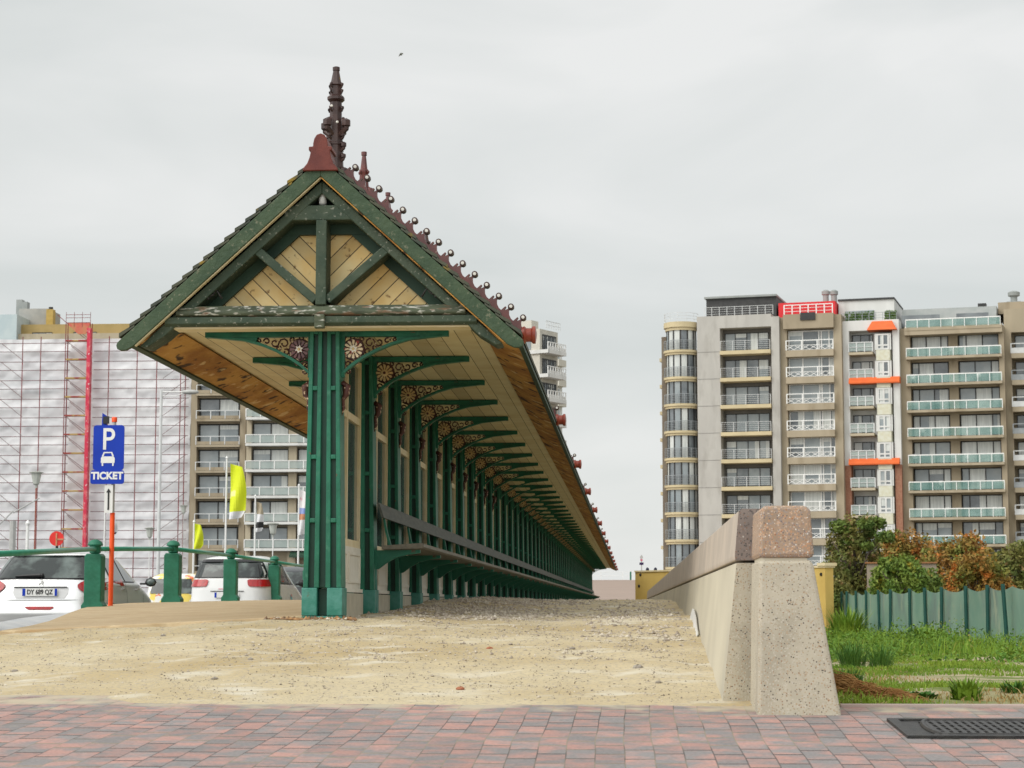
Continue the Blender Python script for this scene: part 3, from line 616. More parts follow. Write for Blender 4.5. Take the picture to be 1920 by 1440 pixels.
for i in range(2, NB + 1): dup(bs, shelter, (0, BAY * i + .12, 0))

# ------------------------------------------------------------------ concrete wall and its end block
wall = thing('concrete_wall', 'long tapered concrete wall with smooth reddish coping running into the distance', 'wall', (.80, 11.5, 0))
W_END = 64.0
b = MB()
b.prism([(-.296, -1.1), (-.291, -.53), (-.205, .24), (.16, .24), (.27, -.53), (.27, -1.1)], .012, W_END); b.build('wall_body', concrete, wall)
b = MB(); b.prism([(-.296, -1.1), (-.291, -.53), (-.205, .24), (-.05, .24), (-.05, -1.1)], 0, .01); b.build('wall_end_face', aggregate, wall)
b = MB(); b.prism([(-.212, .255), (-.214, .28), (-.19, .53), (-.175, .545), (.14, .545), (.155, .53), (.17, .28), (.17, .255)], .012, W_END); b.build('coping', cap_stone, wall, bevel=.008)
b = MB(); b.prism([(-.212, .255), (-.214, .28), (-.19, .53), (-.175, .545), (-.05, .545), (-.05, .255)], 0, .01); b.build('coping_end', dark_aggregate, wall)
post = thing('wall_end_block', 'exposed aggregate concrete block with a red speckled cap at the end of the long wall', 'wall block', (.88, 10.78, 0))
b = MB(); b.prism([(-.224, -.66), (-.222, -.56), (-.205, .225), (-.195, .24), (.062, .24), (.08, .225), (.212, -.56), (.23, -.66)], 0, .66); b.build('block_body', aggregate, post, bevel=.02)
b = MB(); b.prism([(-.205, .252), (-.205, .275), (-.195, .50), (-.175, .527), (.05, .527), (.07, .50), (.085, .275), (.083, .252)], 0, .66); b.build('cap', red_aggregate, post, bevel=.02)
b = MB(); b.box(-.19, .05, .02, .62, .22, .28); b.build('mortar_joint', concrete, post)
# white strip of plastic caught at the wall foot
b = MB(); pts = [(0, 0, .0), (.02, -.45, .02), (.03, -.9, -.01)]
prof = [(.55, 18.6, .00, .02), (.545, 18.2, .02, .06), (.53, 17.6, .0, .085), (.525, 17.0, -.02, .075), (.52, 16.6, -.04, .03), (.517, 16.0, -.09, .015)]
vs_ = []; 
for x, y, zo, hh in prof:
    z = float(g0(x, y)) + .02; xx_ = .509 + .086 * ((z + .53 + zo) / .77)
    vs_ += [(xx_ - .035, y, z - .05), (xx_ - .012, y, z + hh + .02 + zo * .3), (xx_ - .002, y, z + hh + .0 + zo * .3)]
nP = len(prof)
b.add(vs_, [(3 * i + j, 3 * i + j + 1, 3 * i + j + 4, 3 * i + j + 3) for i in range(nP - 1) for j in range(2)])
tag(b.build('plastic_scrap', white_p), 'torn white plastic strip lying along the foot of the concrete wall', 'plastic')

# drain grate ---------------------------------------------------------------------
gy0, gy1 = 9.72, 10.5
gx0 = P(1700, 1383, 9.75).x; gx1 = gx0 + 1.25
dr = thing('drain_grate', 'black cast iron drain grating set in the brick paving', 'drain', (gx0, gy0, float(pz(0, gy0)) + .001))
dr.rotation_euler = (math.atan(.05), 0, 0)
gl = gy1 - gy0
b = MB(); b.box(0, 1.25, 0, gl, -.02, .004); 
b.box(0, .05, 0, gl, .005, .014); b.box(.05, 1.25, 0, .05, .005, .014); b.box(.05, 1.25, gl - .05, gl, .005, .014)
b.build('frame', iron, dr)
b = MB()
for i in range(26):
    a = .16 + i * .041
    b.prism([(a, .09), (a + .022, .09), (a + .022, gl - .09), (a, gl - .09)], .005, .012, 0, 'z')
for j in range(5): b.box(.14, 1.22, .09 + j * .135, .115 + j * .135, .005, .011)
pts = [(.14 + .06 * (1 - math.sin(a)) - .0, gl / 2 + (gl / 2 - .075) * math.cos(a), .008) for a in np.linspace(0, math.pi, 12)]
b.tube([(1.22, gl - .075, .008)] + pts + [(1.22, .075, .008)], .013, 6)
b.build('grating', mat('worn iron', (.022, .021, .021), (.04, .038, .036), 15, rough=.5, bump=.2), dr)

# ------------------------------------------------------------------ railing
RP = [(176, 1145, 26.8), (323, 1132, 30.2), (432, 1128, 36.0), (514, 1127, 42.5), (577, 1126.5, 49.0)]
rail = thing('green_railing', 'green cast iron railing of square posts with ball tops along the car park', 'railing', P(176, 1145, 26.8))
o0 = Vector(rail.location)
def rail_post(parent, loc):
    b = MB()
    b.prism([(-.15, -.02), (.15, -.02), (.15, .07), (.115, .12), (.115, .72), (.09, .755), (-.09, .755), (-.115, .72), (-.115, .12), (-.15, .07)], -.11, .11)
    o = b.build('post', post_green, parent, loc, bevel=.012)
    k = MB(); k.lathe([(.05, .755), (.075, .77), (.075, .86), (.10, .865), (.103, .88), (.085, .915), (.05, .94), (.005, .95)], n=14)
    k.build('post_cap', rail_green if False else post_green, o, smooth='auto'); return o
pp = []
for i, (px, py, d) in enumerate(RP):
    p = P(px, py, d); pp.append(p)
    if i == 0: p0 = rail_post(rail, p - o0)
    else: dup(p0, rail, p - o0)
pl = P(-38, 1200, 19.4); dup(p0, rail, pl - o0); 
ch = [pl] + pp
for a, c in zip(ch[:-1], ch[1:]):
    b = MB(); b.tube([a - o0 + Vector((0, 0, .82)), c - o0 + Vector((0, 0, .82))], .032, 8); b.build('rail', rail_green, rail, smooth=True)
b = MB(); b.tube([pl - o0 + Vector((0, 0, .82)), pl - o0 + Vector((-.3, -1.5, .75))], .03, 8); b.build('rail', rail_green, rail, smooth=True)

# ------------------------------------------------------------------ parking sign
SY = 27.3
sp0 = P(207, 1142, SY); S = SY / F
sign = thing('parking_sign', 'blue parking sign with P, car symbol and TICKET plate on an orange post', 'sign', sp0)
def sl_(px, py, dy=0): p = P(px, py, SY) - sp0; return (p.x, dy, p.z)
zt = sl_(0, 790)[2]
b = MB(); b.lathe([(.033, -.6), (.033, sl_(0, 962)[2])], n=12); b.build('post', orange_p, sign, smooth='auto')
b = MB(); b.lathe([(.026, sl_(0, 962)[2]), (.026, zt - .02)], n=12); b.lathe([(.035, zt - .02), (.04, zt + .03), (.03, zt + .05)], n=12, mi=1); b.build('upper_post', [grey_p, orange_p], sign, smooth='auto')
def plate(x0, y0, x1, y1, dy, r, m, name):
    a = sl_(x0, y0); c = sl_(x1, y1); xa, xb, zb_, za = a[0], c[0], c[2], a[2]; pts = []
    for cx, cz, s0 in ((xb - r, za - r, 0), (xa + r, za - r, 90), (xa + r, zb_ + r, 180), (xb - r, zb_ + r, 270)):
        for q in range(5): t = R(s0 + q * 22.5); pts.append((cx + r * math.cos(t), cz + r * math.sin(t)))
    bb_ = MB(); bb_.prism(pts, dy - .006, dy + .006); return bb_.build(name, m, sign), (xa + xb) / 2
pan, cx = plate(178, 798, 234, 882, -.06, .04, blue_sign, 'sign_panel')
tk, cx2 = plate(172.5, 882.5, 235, 908, -.075, .035, blue_sign, 'ticket_panel')
text('P', .42, white_p, pan, (sl_(205.5, 826)[0], -.068, sl_(205, 826)[2]), bold=.004, sx=.86)
text('TICKET', .135, white_p, tk, (cx2, -.083, sl_(0, 894)[2]), bold=.006, sx=.98)
b = MB(); ccx, ccz = sl_(204.5, 864)[0], sl_(204, 864)[2]
def pg(pts): b.prism([(ccx + x, ccz + z) for x, z in pts], -.071, -.067)
pg([(-.095, .035), (-.095, -.035), (.095, -.035), (.095, .035), (.075, .055), (-.075, .055)])
pg([(-.082, -.036), (-.082, -.075), (-.062, -.075), (-.062, -.036)]); pg([(.062, -.036), (.062, -.075), (.082, -.075), (.082, -.036)])
pg([(-.085, .056), (-.06, .056), (-.045, .10), (.045, .10), (.06, .056), (.085, .056), (.058, .116), (-.058, .116)])
b.build('car_symbol', white_p, pan)
ap, cx3 = plate(198.5, 910, 213, 962, -.06, .012, white_p, 'arrow_plate')
b = MB(); a0, a1 = sl_(0, 957)[2], sl_(0, 917)[2]
b.prism([(cx3 - .011, a0), (cx3 + .011, a0), (cx3 + .011, a1 - .04), (cx3 - .011, a1 - .04)], -.072, -.067)
b.prism([(cx3 - .032, a1 - .055), (cx3 + .032, a1 - .055), (cx3, a1)], -.073, -.068); b.build('arrow', black_p, ap)
b = MB(); q = sl_(196, 786); b.prism([(q[0] - .045, q[2] - .09), (q[0] + .02, q[2] - .08), (q[0] + .05, q[2] + .03), (q[0] - .04, q[2] + .09)], .03, .05); b.build('rear_panel', blue_sign, sign)
b = MB(); b.box(q[0] - .02, q[0] + .06, .0, .03, q[2] - .06, q[2] + .04); b.build('bracket', black_p, sign)

# ------------------------------------------------------------------ cars
class CarShape:
    def __init__(s, L, W, H, rear, front, wid, n=5.0):
        s.L, s.W, s.H, s.n = L, W, H, n; s.rear, s.front, s.wid = rear, front, wid
    def par(s, z):
        a = np.interp(z, *zip(*s.rear)); c = np.interp(z, *zip(*s.front)); w_ = np.interp(z, *zip(*s.wid)); return a, c, w_
    def rear_y(s, x, z):
        a, c, w_ = s.par(z); h = (c - a) / 2; n = s.n + 1.5
        return a + h - h * max(0, 1 - min(1, abs(x / w_)) ** n) ** (1 / n)
    def side_x(s, y, z):
        a, c, w_ = s.par(z); h = (c - a) / 2; n = s.n
        return w_ * max(0, 1 - min(1, abs((y - a - h) / h)) ** n) ** (1 / n)
    def body(s, N_=64, zs=None):
        b = MB(); vs = []
        zs = zs if zs is not None else np.concatenate([np.linspace(.2, .95, 22), np.linspace(.98, s.H, 20)])
        for z in zs:
            a, c, w_ = s.par(z); h = (c - a) / 2
            for j in range(N_):
                t = 2 * math.pi * j / N_; ct, stt = math.cos(t), math.sin(t); n = s.n + .8
                vs.append((w_ * math.copysign(abs(stt) ** (2 / n), stt), a + h - h * math.copysign(abs(ct) ** (2 / n), ct), z))
        k = len(zs)
        fs = [(i * N_ + j, i * N_ + (j + 1) % N_, (i + 1) * N_ + (j + 1) % N_, (i + 1) * N_ + j) for i in range(k - 1) for j in range(N_)]
        fs += [tuple(range(N_ - 1, -1, -1)), tuple((k - 1) * N_ + j for j in range(N_))]
        return b.add(vs, fs)
    def rear_patch(s, poly, off=.012, nx=14, nz_=8):
        """grid patch on the rear; poly gives (z, xl, xr) rows"""
        zs = np.linspace(poly[0][0], poly[-1][0], nz_); vs = []
        for z in zs:
            xl = np.interp(z, [p[0] for p in poly], [p[1] for p in poly]); xr = np.interp(z, [p[0] for p in poly], [p[2] for p in poly])
            for x in np.linspace(xl, xr, nx): vs.append((x, s.rear_y(x, z) - off, z))
        b = MB(); return b.add(vs, [(i * nx + j, i * nx + j + 1, (i + 1) * nx + j + 1, (i + 1) * nx + j) for i in range(nz_ - 1) for j in range(nx - 1)])
    def side_patch(s, poly, sgn=1, off=.012, ny=12, nz_=8):
        zs = np.linspace(poly[0][0], poly[-1][0], nz_); vs = []
        for z in zs:
            ya = np.interp(z, [p[0] for p in poly], [p[1] for p in poly]); yb = np.interp(z, [p[0] for p in poly], [p[2] for p in poly])
            for y in np.linspace(ya, yb, ny): vs.append((sgn * (s.side_x(y, z) + off), y, z))
        b = MB(); return b.add(vs, [(i * ny + j, i * ny + j + 1, (i + 1) * ny + j + 1, (i + 1) * ny + j) for i in range(nz_ - 1) for j in range(ny - 1)])
def wheel(parent, x, y, r=.31):
    b = MB(); b.lathe([(r * .62, -.1), (r * .93, -.1), (r, -.06), (r, .06), (r * .93, .1), (r * .62, .1)], x, y, 24, 0, 'x', r)
    o = b.build('wheel', rubber, parent, smooth='auto'); sg = 1 if x > 0 else -1
    b = MB(); b.lathe([(.04, sg * .06), (r * .3, sg * .085), (r * .63, sg * .075), (r * .64, -sg * .05)], x, y, 24, 0, 'x', r); b.build('rim', grey_p, o, smooth='auto')

def common_car(c, cs, paint, sidewin, archy):
    cs.body().build('body', paint, c, smooth='auto')
    for sg in (-1, 1):
        for poly in sidewin: cs.side_patch(poly, sg).build('side_window', car_glass, c, smooth=True)
        if len(sidewin) > 1:
            lo_, hi_ = sidewin[0], sidewin[-1]
            cs.side_patch([(lo_[0][0] - .02, lo_[0][1] - .05, hi_[0][2] + .06), (hi_[-1][0] + .03, lo_[-1][1] - .05, hi_[-1][2] + .05)], sg, .005).build('window_trim', car_black, c, smooth=True)
        for y in archy:
            wheel(c, sg * (cs.W / 2 - .12), y)
            pts = MB(); vs = [(sg * (cs.side_x(y, .45) + .006), y, .31)]
            for t in np.linspace(0, math.pi, 14): 
                yy_, zz_ = y + .37 * math.cos(t), .31 + .37 * math.sin(t); vs.append((sg * (cs.side_x(yy_, max(.3, zz_)) + .006), yy_, zz_))
            pts.add(vs, [(0, i, i + 1) for i in range(1, 14)]); pts.build('wheel_arch', car_black, c)

# white hatchback
h = CarShape(4.25, 1.80, 1.47,
             rear=[(.2, .12), (.36, .03), (.52, 0), (.62, .03), (.75, .05), (1.0, .11), (1.06, .15), (1.36, .46), (1.42, .56), (1.47, 1.15)],
             front=[(.2, 4.12), (.5, 4.25), (.72, 4.1), (.88, 3.55), (.97, 3.2), (1.42, 2.2), (1.47, 1.9)],
             wid=[(.2, .80), (.4, .89), (.62, .90), (.8, .885), (.95, .86), (1.38, .63), (1.44, .56), (1.47, .42)])
c1p = P(73, 1140, 29.5); CPZ = -.62
hatch = thing('parked_car', 'white hatchback parked behind the first railing posts, number plate DY 689 QZ', 'car', (c1p.x, 29.5, CPZ), R(1.0))
common_car(hatch, h, car_silver, [[(1.0, .95, 1.75), (1.35, 1.0, 1.72)], [(1.0, 1.83, 2.6), (1.36, 1.8, 2.28)], [(1.0, 2.66, 3.02), (1.31, 2.36, 2.42)]], (.8, 3.35))
h.rear_patch([(1.01, -.72, .72), (1.05, -.79, .79), (1.22, -.72, .72), (1.36, -.63, .63), (1.40, -.52, .52)], .006).build('rear_window_trim', car_black, hatch, smooth=True)
h.rear_patch([(1.03, -.70, .70), (1.07, -.75, .75), (1.22, -.68, .68), (1.34, -.60, .60), (1.38, -.5, .5)], .012).build('rear_window', car_glass, hatch, smooth=True)
h.rear_patch([(1.372, -.56, .56), (1.395, -.55, .55)], .05).build('roof_spoiler', car_white, hatch)
for sg in (-1, 1):
    a = [(.80, .68, .80), (.86, .57, .86), (.92, .53, .87), (.98, .60, .86), (1.03, .72, .83)]
    h.rear_patch([(z, min(sg * p, sg * q), max(sg * p, sg * q)) for z, p, q in a], .016).build('tail_light', lamp_red, hatch, smooth=True)
    h.side_patch([(.84, .16, .26), (.92, .16, .34), (1.01, .2, .27)], sg, .014).build('tail_light', lamp_red, hatch, smooth=True)
    b = MB(); b.ball((sg * .99, 3.0, 1.0), .1, 8, 0, 1.0, .5, .75); b.box(min(sg * .82, sg * .93), max(sg * .82, sg * .93), 2.97, 3.03, .96, .99); o = b.build('mirror', car_black, hatch, smooth=True)
    b = MB(); b.ball((sg * 1.0, 2.965, 1.0), .075, 8, 0, 1.0, .3, .75); b.build('mirror_glass', window_glass, o, smooth=True)
    b = MB()
    for y in (1.5, 2.42): x = h.side_x(y, .88); b.box(sg * x - .015, sg * x + .02 * sg + .015, y, y + .17, .87, .895)
    b.build('door_handle', grey_p, hatch)
    h.side_patch([(.45, 1.79, 1.805), (.96, 1.77, 1.785)], sg, .004).build('door_gap', car_black, hatch); h.side_patch([(.4, 2.86, 2.875), (.96, 2.96, 2.975)], sg, .004).build('door_gap', car_black, hatch)
h.rear_patch([(.36, -.36, .36), (.40, -.4, .4), (.42, -.38, .38)], .008).build('bumper_reflector_trim', car_black, hatch)
h.rear_patch([(.565, -.16, .16), (.59, -.21, .21), (.61, -.21, .21)], .014).build('fog_light', lamp_red, hatch)
h.rear_patch([(.725, -.36, .36), (.80, -.41, .41), (.895, -.41, .41)], .004).build('plate_recess', mat('car white shade trim', (.6, .6, .6), (.62, .62, .62), 2, rough=.25), hatch)
h.rear_patch([(.885, -.40, .40), (.903, -.39, .39)], .02).build('hatch_handle', car_black, hatch)
h.rear_patch([(.70, -.40, .40), (.71, -.6, .6)], .006).build('hatch_gap', mat('panel gap', (.1, .1, .1), None, 3), hatch)
yb = h.rear_y(0, .82) - .04
b = MB(); b.box(-.26, .26, yb - .006, yb, .765, .875); npl = b.build('number_plate', white_p, hatch)
b = MB(); b.box(-.258, -.215, yb - .009, yb - .0065, .767, .873); b.box(.222, .258, yb - .009, yb - .0065, .767, .873); b.build('plate_band', blue_sign, npl)
text('DY 689 QZ', .098, black_p, npl, (0, yb - .0095, .82), bold=.002, sx=.8)
b = MB(); yz = h.rear_y(0, .97) - .02
b.tube([(-.03, yz, .925), (-.02, yz, .955), (0, yz, .95), (.01, yz, .98), (-.012, yz, 1.0), (.02, yz, .995), (.03, yz, .965), (.02, yz, .935), (.035, yz, .915)], .006, 5); b.build('badge', grey_p, hatch)
b = MB(); b.tube([(-.02, h.rear_y(0, 1.06) - .03, 1.07), (-.2, h.rear_y(.2, 1.06) - .03, 1.065), (-.4, h.rear_y(.4, 1.06) - .03, 1.055)], [.03, .022, .01], 6); b.ball((.0, h.rear_y(0, 1.06) - .03, 1.07), .035, 8); b.build('wiper', car_black, hatch)

# white people carrier
v = CarShape(4.5, 1.83, 1.66,
             rear=[(.2, .12), (.4, .03), (.62, 0), (.95, .04), (1.18, .10), (1.5, .28), (1.6, .42), (1.66, 1.0)],
             front=[(.2, 4.4), (.55, 4.5), (.8, 4.3), (.95, 3.8), (1.05, 3.45), (1.6, 2.4), (1.66, 2.0)],
             wid=[(.2, .82), (.45, .9), (.7, .915), (1.0, .89), (1.5, .72), (1.6, .64), (1.66, .48)])
vy = 42.0; c2p = P(425, 1140, vy)
van = thing('parked_car', 'white people carrier with slim red tail lights parked behind the third railing post', 'car', (c2p.x, vy, -.60), R(-1.5), )
common_car(van, v, car_white, [[(1.08, .55, 1.3), (1.5, .7, 1.3)], [(1.08, 1.36, 2.15), (1.52, 1.36, 2.1)], [(1.08, 2.2, 3.1), (1.52, 2.16, 2.5)]], (.85, 3.6))
v.rear_patch([(1.18, -.78, .78), (1.3, -.76, .76), (1.5, -.68, .68), (1.58, -.6, .6)], .006).build('rear_window_trim', car_black, van, smooth=True)
v.rear_patch([(1.2, -.74, .74), (1.3, -.71, .71), (1.5, -.63, .63), (1.55, -.58, .58)], .012).build('rear_window', car_glass, van, smooth=True)
v.rear_patch([(1.52, -.64, .64), (1.57, -.62, .62)], .05).build('roof_spoiler', car_black, van)
for sg in (-1, 1):
    for a, m_, nm in (([(1.0, .47, .84), (1.03, .43, .87), (1.13, .41, .865), (1.15, .45, .85)], lamp_red, 'tail_light'),):
        v.rear_patch([(z, min(sg * p, sg * q), max(sg * p, sg * q)) for z, p, q in a], .02).build(nm, m_, van, smooth=True)
    b = MB(); b.ball((sg * 1.0, 3.15, 1.1), .11, 8, 0, 1, .5, .8); b.box(min(sg * .84, sg * .93), max(sg * .84, sg * .93), 3.12, 3.18, 1.06, 1.1); b.build('mirror', car_black, van, smooth=True)
    st_ = MB(); 
    v.side_patch([(.5, 2.1, 2.3), (.85, 2.25, 2.4)], sg, .01).build('side_sticker', mat('sticker teal', (.05, .4, .45), (.5, .2, .2), 3, rough=.4, ramp=(.48, .52)), van)
yb = v.rear_y(0, .82) - .03
b = MB(); b.box(-.26, .26, yb - .01, yb, .77, .88); npl = b.build('number_plate', white_p, van)
b = MB(); b.box(-.258, -.215, yb - .013, yb - .0105, .772, .878); b.build('plate_band', blue_sign, npl)
v.rear_patch([(.895, -.36, .36), (.912, -.35, .35)], .02).build('hatch_handle', car_black, van)
v.rear_patch([(.945, -.2, .1), (.96, -.18, .1)], .012).build('bumper_sticker', mat('sticker pink', (.6, .2, .25), None, 3), van)
b = MB(); yz = v.rear_y(0, 1.05) - .03
for dz in (0, .05): b.prism([(-.07, 1.0 + dz), (0, 1.05 + dz), (.07, 1.0 + dz), (.07, 1.02 + dz), (0, 1.075 + dz), (-.07, 1.02 + dz)], yz - .01, yz)
b.build('badge', grey_p, van)
# dark car and yellow-striped white car further on
d_ = CarShape(4.3, 1.8, 1.6, v.rear, [(z, y - .2) for z, y in v.front], v.wid)
d_ = CarShape(4.3, 1.8, 1.62, [(.2, .1), (.6, 0), (1.0, .05), (1.5, .25), (1.62, .7)], [(.2, 4.2), (.6, 4.3), (.95, 3.7), (1.05, 3.3), (1.62, 2.0)], [(.2, .8), (.5, .89), (1, .88), (1.5, .74), (1.62, .55)])
p = P(541, 1140, 60)
dk = thing('parked_car', 'dark estate car with tall red tail lights parked left of the shelter', 'car', (p.x, 60, CPZ + .17))
common_car(dk, d_, car_dark, [[(1.05, .5, 2), (1.48, .6, 2)]], (.8, 3.4))
d_.rear_patch([(1.0, -.68, .68), (1.45, -.58, .58)], .012).build('rear_window', car_glass, dk, smooth=True)
for sg in (-1, 1): d_.rear_patch([(.85, min(sg * .68, sg * .88), max(sg * .68, sg * .88)), (1.5, min(sg * .58, sg * .74), max(sg * .58, sg * .74))], .02).build('tail_light', lamp_red, dk, smooth=True)
p = P(320, 1140, 62)
yk = thing('parked_car', 'white car with yellow and orange stripes half hidden behind the second railing post', 'car', (p.x, 62, CPZ))
common_car(yk, d_, mat('striped car paint', (.75, .74, .7), (.8, .62, .12), 1.4, rough=.25, ramp=(.5, .52), third=((.75, .2, .08), 1.9, .58, .6)), [[(1.05, .5, 2), (1.48, .6, 2)]], (.8, 3.4))
d_.rear_patch([(1.0, -.68, .68), (1.45, -.58, .58)], .012).build('rear_window', car_glass, yk, smooth=True)

exec_later = []
# ------------------------------------------------------------------ apartment buildings
wall_grey = mat('render grey', (.45, .435, .40), (.40, .385, .355), .8, st=(1, 1, .3), third=((0.3, 0.285, 0.255), .9, .53, .75), rough=.9)
wall_tan = mat('render tan', (.38, .32, .23), (.33, .28, .2), .6, st=(1, 1, .3), third=((0.25, 0.2, 0.13), .9, .53, .75), rough=.9)
wall_tan2 = mat('render brown tan', (.35, .29, .205), (.3, .25, .175), .6, st=(1, 1, .3), third=((0.22, 0.175, 0.115), .9, .53, .75), rough=.9)
wall_white = mat('render white', (.66, .66, .64), (.6, .6, .58), .6, st=(1, 1, .3), third=((0.5, 0.5, 0.47), .9, .53, .75), rough=.8)
wall_cream = mat('render cream', (.46, .40, .29), (.42, .36, .26), .6, st=(1, 1, .3), third=((0.34, 0.29, 0.2), .9, .53, .75), rough=.85)
slab_yellow = mat('slab yellow', (.56, .47, .29), (.5, .42, .26), .8, rough=.8)
brick_red = mat('facade brick', (.27, .12, .075), (.33, .17, .11), 5, rough=.9)
roof_orange = mat('orange cladding', (.68, .13, .025), (.62, .11, .02), 2, rough=.6)
roof_red = mat('red cladding', (.62, .015, .02), (.56, .012, .018), 2, rough=.5)
roof_dark = mat('dark cladding', (.03, .03, .03), (.045, .045, .045), 2, rough=.6)
roof_grey = mat('zinc grey', (.24, .26, .25), (.29, .3, .29), 1, rough=.6)
recess = mat('recess wall', (.16, .15, .135), (.13, .125, .11), 1, rough=.8)
gl_dark = mat('glass dark', (.09, .105, .115), (.17, .19, .2), .6, rough=.08, spec=.7)
gl_mid = mat('glass grey', (.2, .235, .25), (.3, .33, .335), .5, rough=.1, spec=.6)
gl_curt = mat('glass curtain', (.6, .62, .59), (.48, .5, .48), 2.5, rough=.2, spec=.5, st=(3, 1, .2))
gl_teal = mat('balcony glass', (.11, .25, .22), (.26, .42, .38), .6, rough=.1, spec=.6, alpha=.45)
gl_pale = mat('balcony glass pale', (.36, .43, .41), (.44, .5, .47), 1, rough=.15, spec=.5, alpha=.6)
metal_l = mat('rail white', (.62, .63, .62), (.55, .56, .56), 2, rough=.4)
metal_d = mat('rail grey', (.3, .32, .33), (.25, .27, .28), 2, rough=.4)
frame_d = mat('frame dark', (.02, .02, .02), (.03, .03, .03), 2, rough=.5)
plant_g = mat('planter green', (.04, .1, .02), (.09, .15, .03), 3, rough=.8)

class Fac:
    """vertical facade plane: local x along the front (rightward), y into the building, z up"""
    def __init__(s, name, label, cat, px, d, ang, base=-1.0, group=None):
        o = P(px, 1136, d); a = YAW - R(ang); s.a = a
        s.o = Vector((o.x, o.y, base)); s.th = thing(name, label, cat, s.o, a, group)
        s.X = Vector((math.cos(a), math.sin(a), 0)); s.Y = Vector((-math.sin(a), math.cos(a), 0))
    def uz(s, px, py, w=0):
        d = ray(px, py); t = (s.o.dot(s.Y) + w) / d.dot(s.Y); p = d * t - s.o
        return p.dot(s.X), p.z
    def u(s, px, w=0, py=850): return s.uz(px, py, w)[0]
    def z(s, py, px, w=0): return s.uz(px, py, w)[1]
def window(par, u0, u1, z0, z1, w_, cols, frame=None, t=.07, pal=None, transom=None):
    """cols: relative widths of the panes"""
    frame = frame or frame_d; f = MB(); f.box(u0, u1, w_, w_ + .06, z0, z0 + t); f.box(u0, u1, w_, w_ + .06, z1 - t, z1)
    tot = sum(cols); x = u0; xs = [u0]
    for c in cols: x += (u1 - u0) * c / tot; xs.append(x)
    for q in xs: f.box(max(u0, q - t / 2 - (.0 if u0 < q < u1 else t / 2)), min(u1, q + t / 2 + (.0 if u0 < q < u1 else t / 2)), w_ + .003, w_ + .057, z0 + t, z1 - t)
    if transom: f.box(u0, u1, w_ + .004, w_ + .05, z0 + (z1 - z0) * transom - t / 2, z0 + (z1 - z0) * transom + t / 2)
    o = f.build('window', frame, par)
    pal = pal or [0, 0, 1, 1, 2]
    p = MB()
    for a, c in zip(xs[:-1], xs[1:]):
        k = random.choice(pal)
        if random.random() < .18 and k != 2:
            zb_ = z0 + (z1 - z0) * random.choice((.45, .65, .75)); p.box(a + .02, c - .02, w_ + .07, w_ + .09, z0 + .02, zb_, k); p.box(a + .02, c - .02, w_ + .07, w_ + .09, zb_, z1 - .02, 2)
        elif random.random() < .25 and k != 2:
            m_ = a + (c - a) * random.choice((.35, .6)); p.box(a + .02, m_, w_ + .07, w_ + .09, z0 + .02, z1 - .02, k); p.box(m_, c - .02, w_ + .07, w_ + .09, z0 + .02, z1 - .02, 2)
        else: p.box(a + .02, c - .02, w_ + .07, w_ + .09, z0 + .02, z1 - .02, k)
    p.build('pane', [gl_dark, gl_mid, gl_curt], o); return o
def rail_bars(u0, u1, w_, z0, h, n_bars, posts, r=.03, side=0, sidelen=0):
    b = MB()
    for k in range(n_bars):
        z = z0 + h * (1 - k / max(1, n_bars)); b.box(u0, u1, w_ - r, w_ + r, z - r * (1.6 if k == 0 else .8), z)
    for k in range(posts + 1):
        u = u0 + (u1 - u0) * k / posts; b.box(u - r, u + r, w_ - r * .8, w_ + r * .8, z0, z0 + h - .02)
    return b

A = 17.0
# ---- building with round bays (grey)
fa = Fac('apartment_building', 'grey apartment building with round corner bays and yellow balcony slabs', 'building', 1352, 206, A)
zt = fa.z(590, 1400); zp = 51.4 * 206 / F; us = [fa.u(x) for x in (1309, 1352, 1449, 1464)]
NF = 9; zs0 = fa.z(657, 1400)                # underside-top of the first slab
floors = [zs0 - i * (fa.z(657, 1400) - fa.z(964, 1400)) / 6 for i in range(10)]
fl = floors[0] - floors[1]
b = MB(); b.box(us[0], us[1], 0, 12, 0, zt); b.box(us[2], us[3], 0, 12, 0, zt - .3); b.box(us[1], us[2], 0, 3, floors[0] + fl * .86, zt); b.box(us[1], us[2], 1.6, 12, 0, zt - .4); b.build('wall', wall_grey, fa.th)
b = MB()
for z in floors: b.box(us[0] + .05, us[1] - .05, -.015, 0, z - .06, z - .0)
b.build('wall_joint', mat('joint grey', (.25, .24, .22), None, 2), fa.th)
b = MB(); b.box(us[1] + .05, us[2] - .05, 1.5, 1.58, 0, floors[0] + fl * .85); b.build('recess_wall', recess, fa.th)
for i, z in enumerate(floors):
    window(fa.th, us[1] + .25, us[2] - .5, z + .12, z + fl * .72, 1.4, [1, 1.1, 1.1, 1], pal=[0, 1, 1, 1])
    b = MB(); b.box(us[1] + .06, us[2] - .06, -.35, 1.35, z - .38, z + .0); o = b.build('balcony', slab_yellow, fa.th)
    rail_bars(us[1] + .1, us[2] - .1, -.3, z, 1.0, 5, 4, .022).build('railing', metal_l, o)
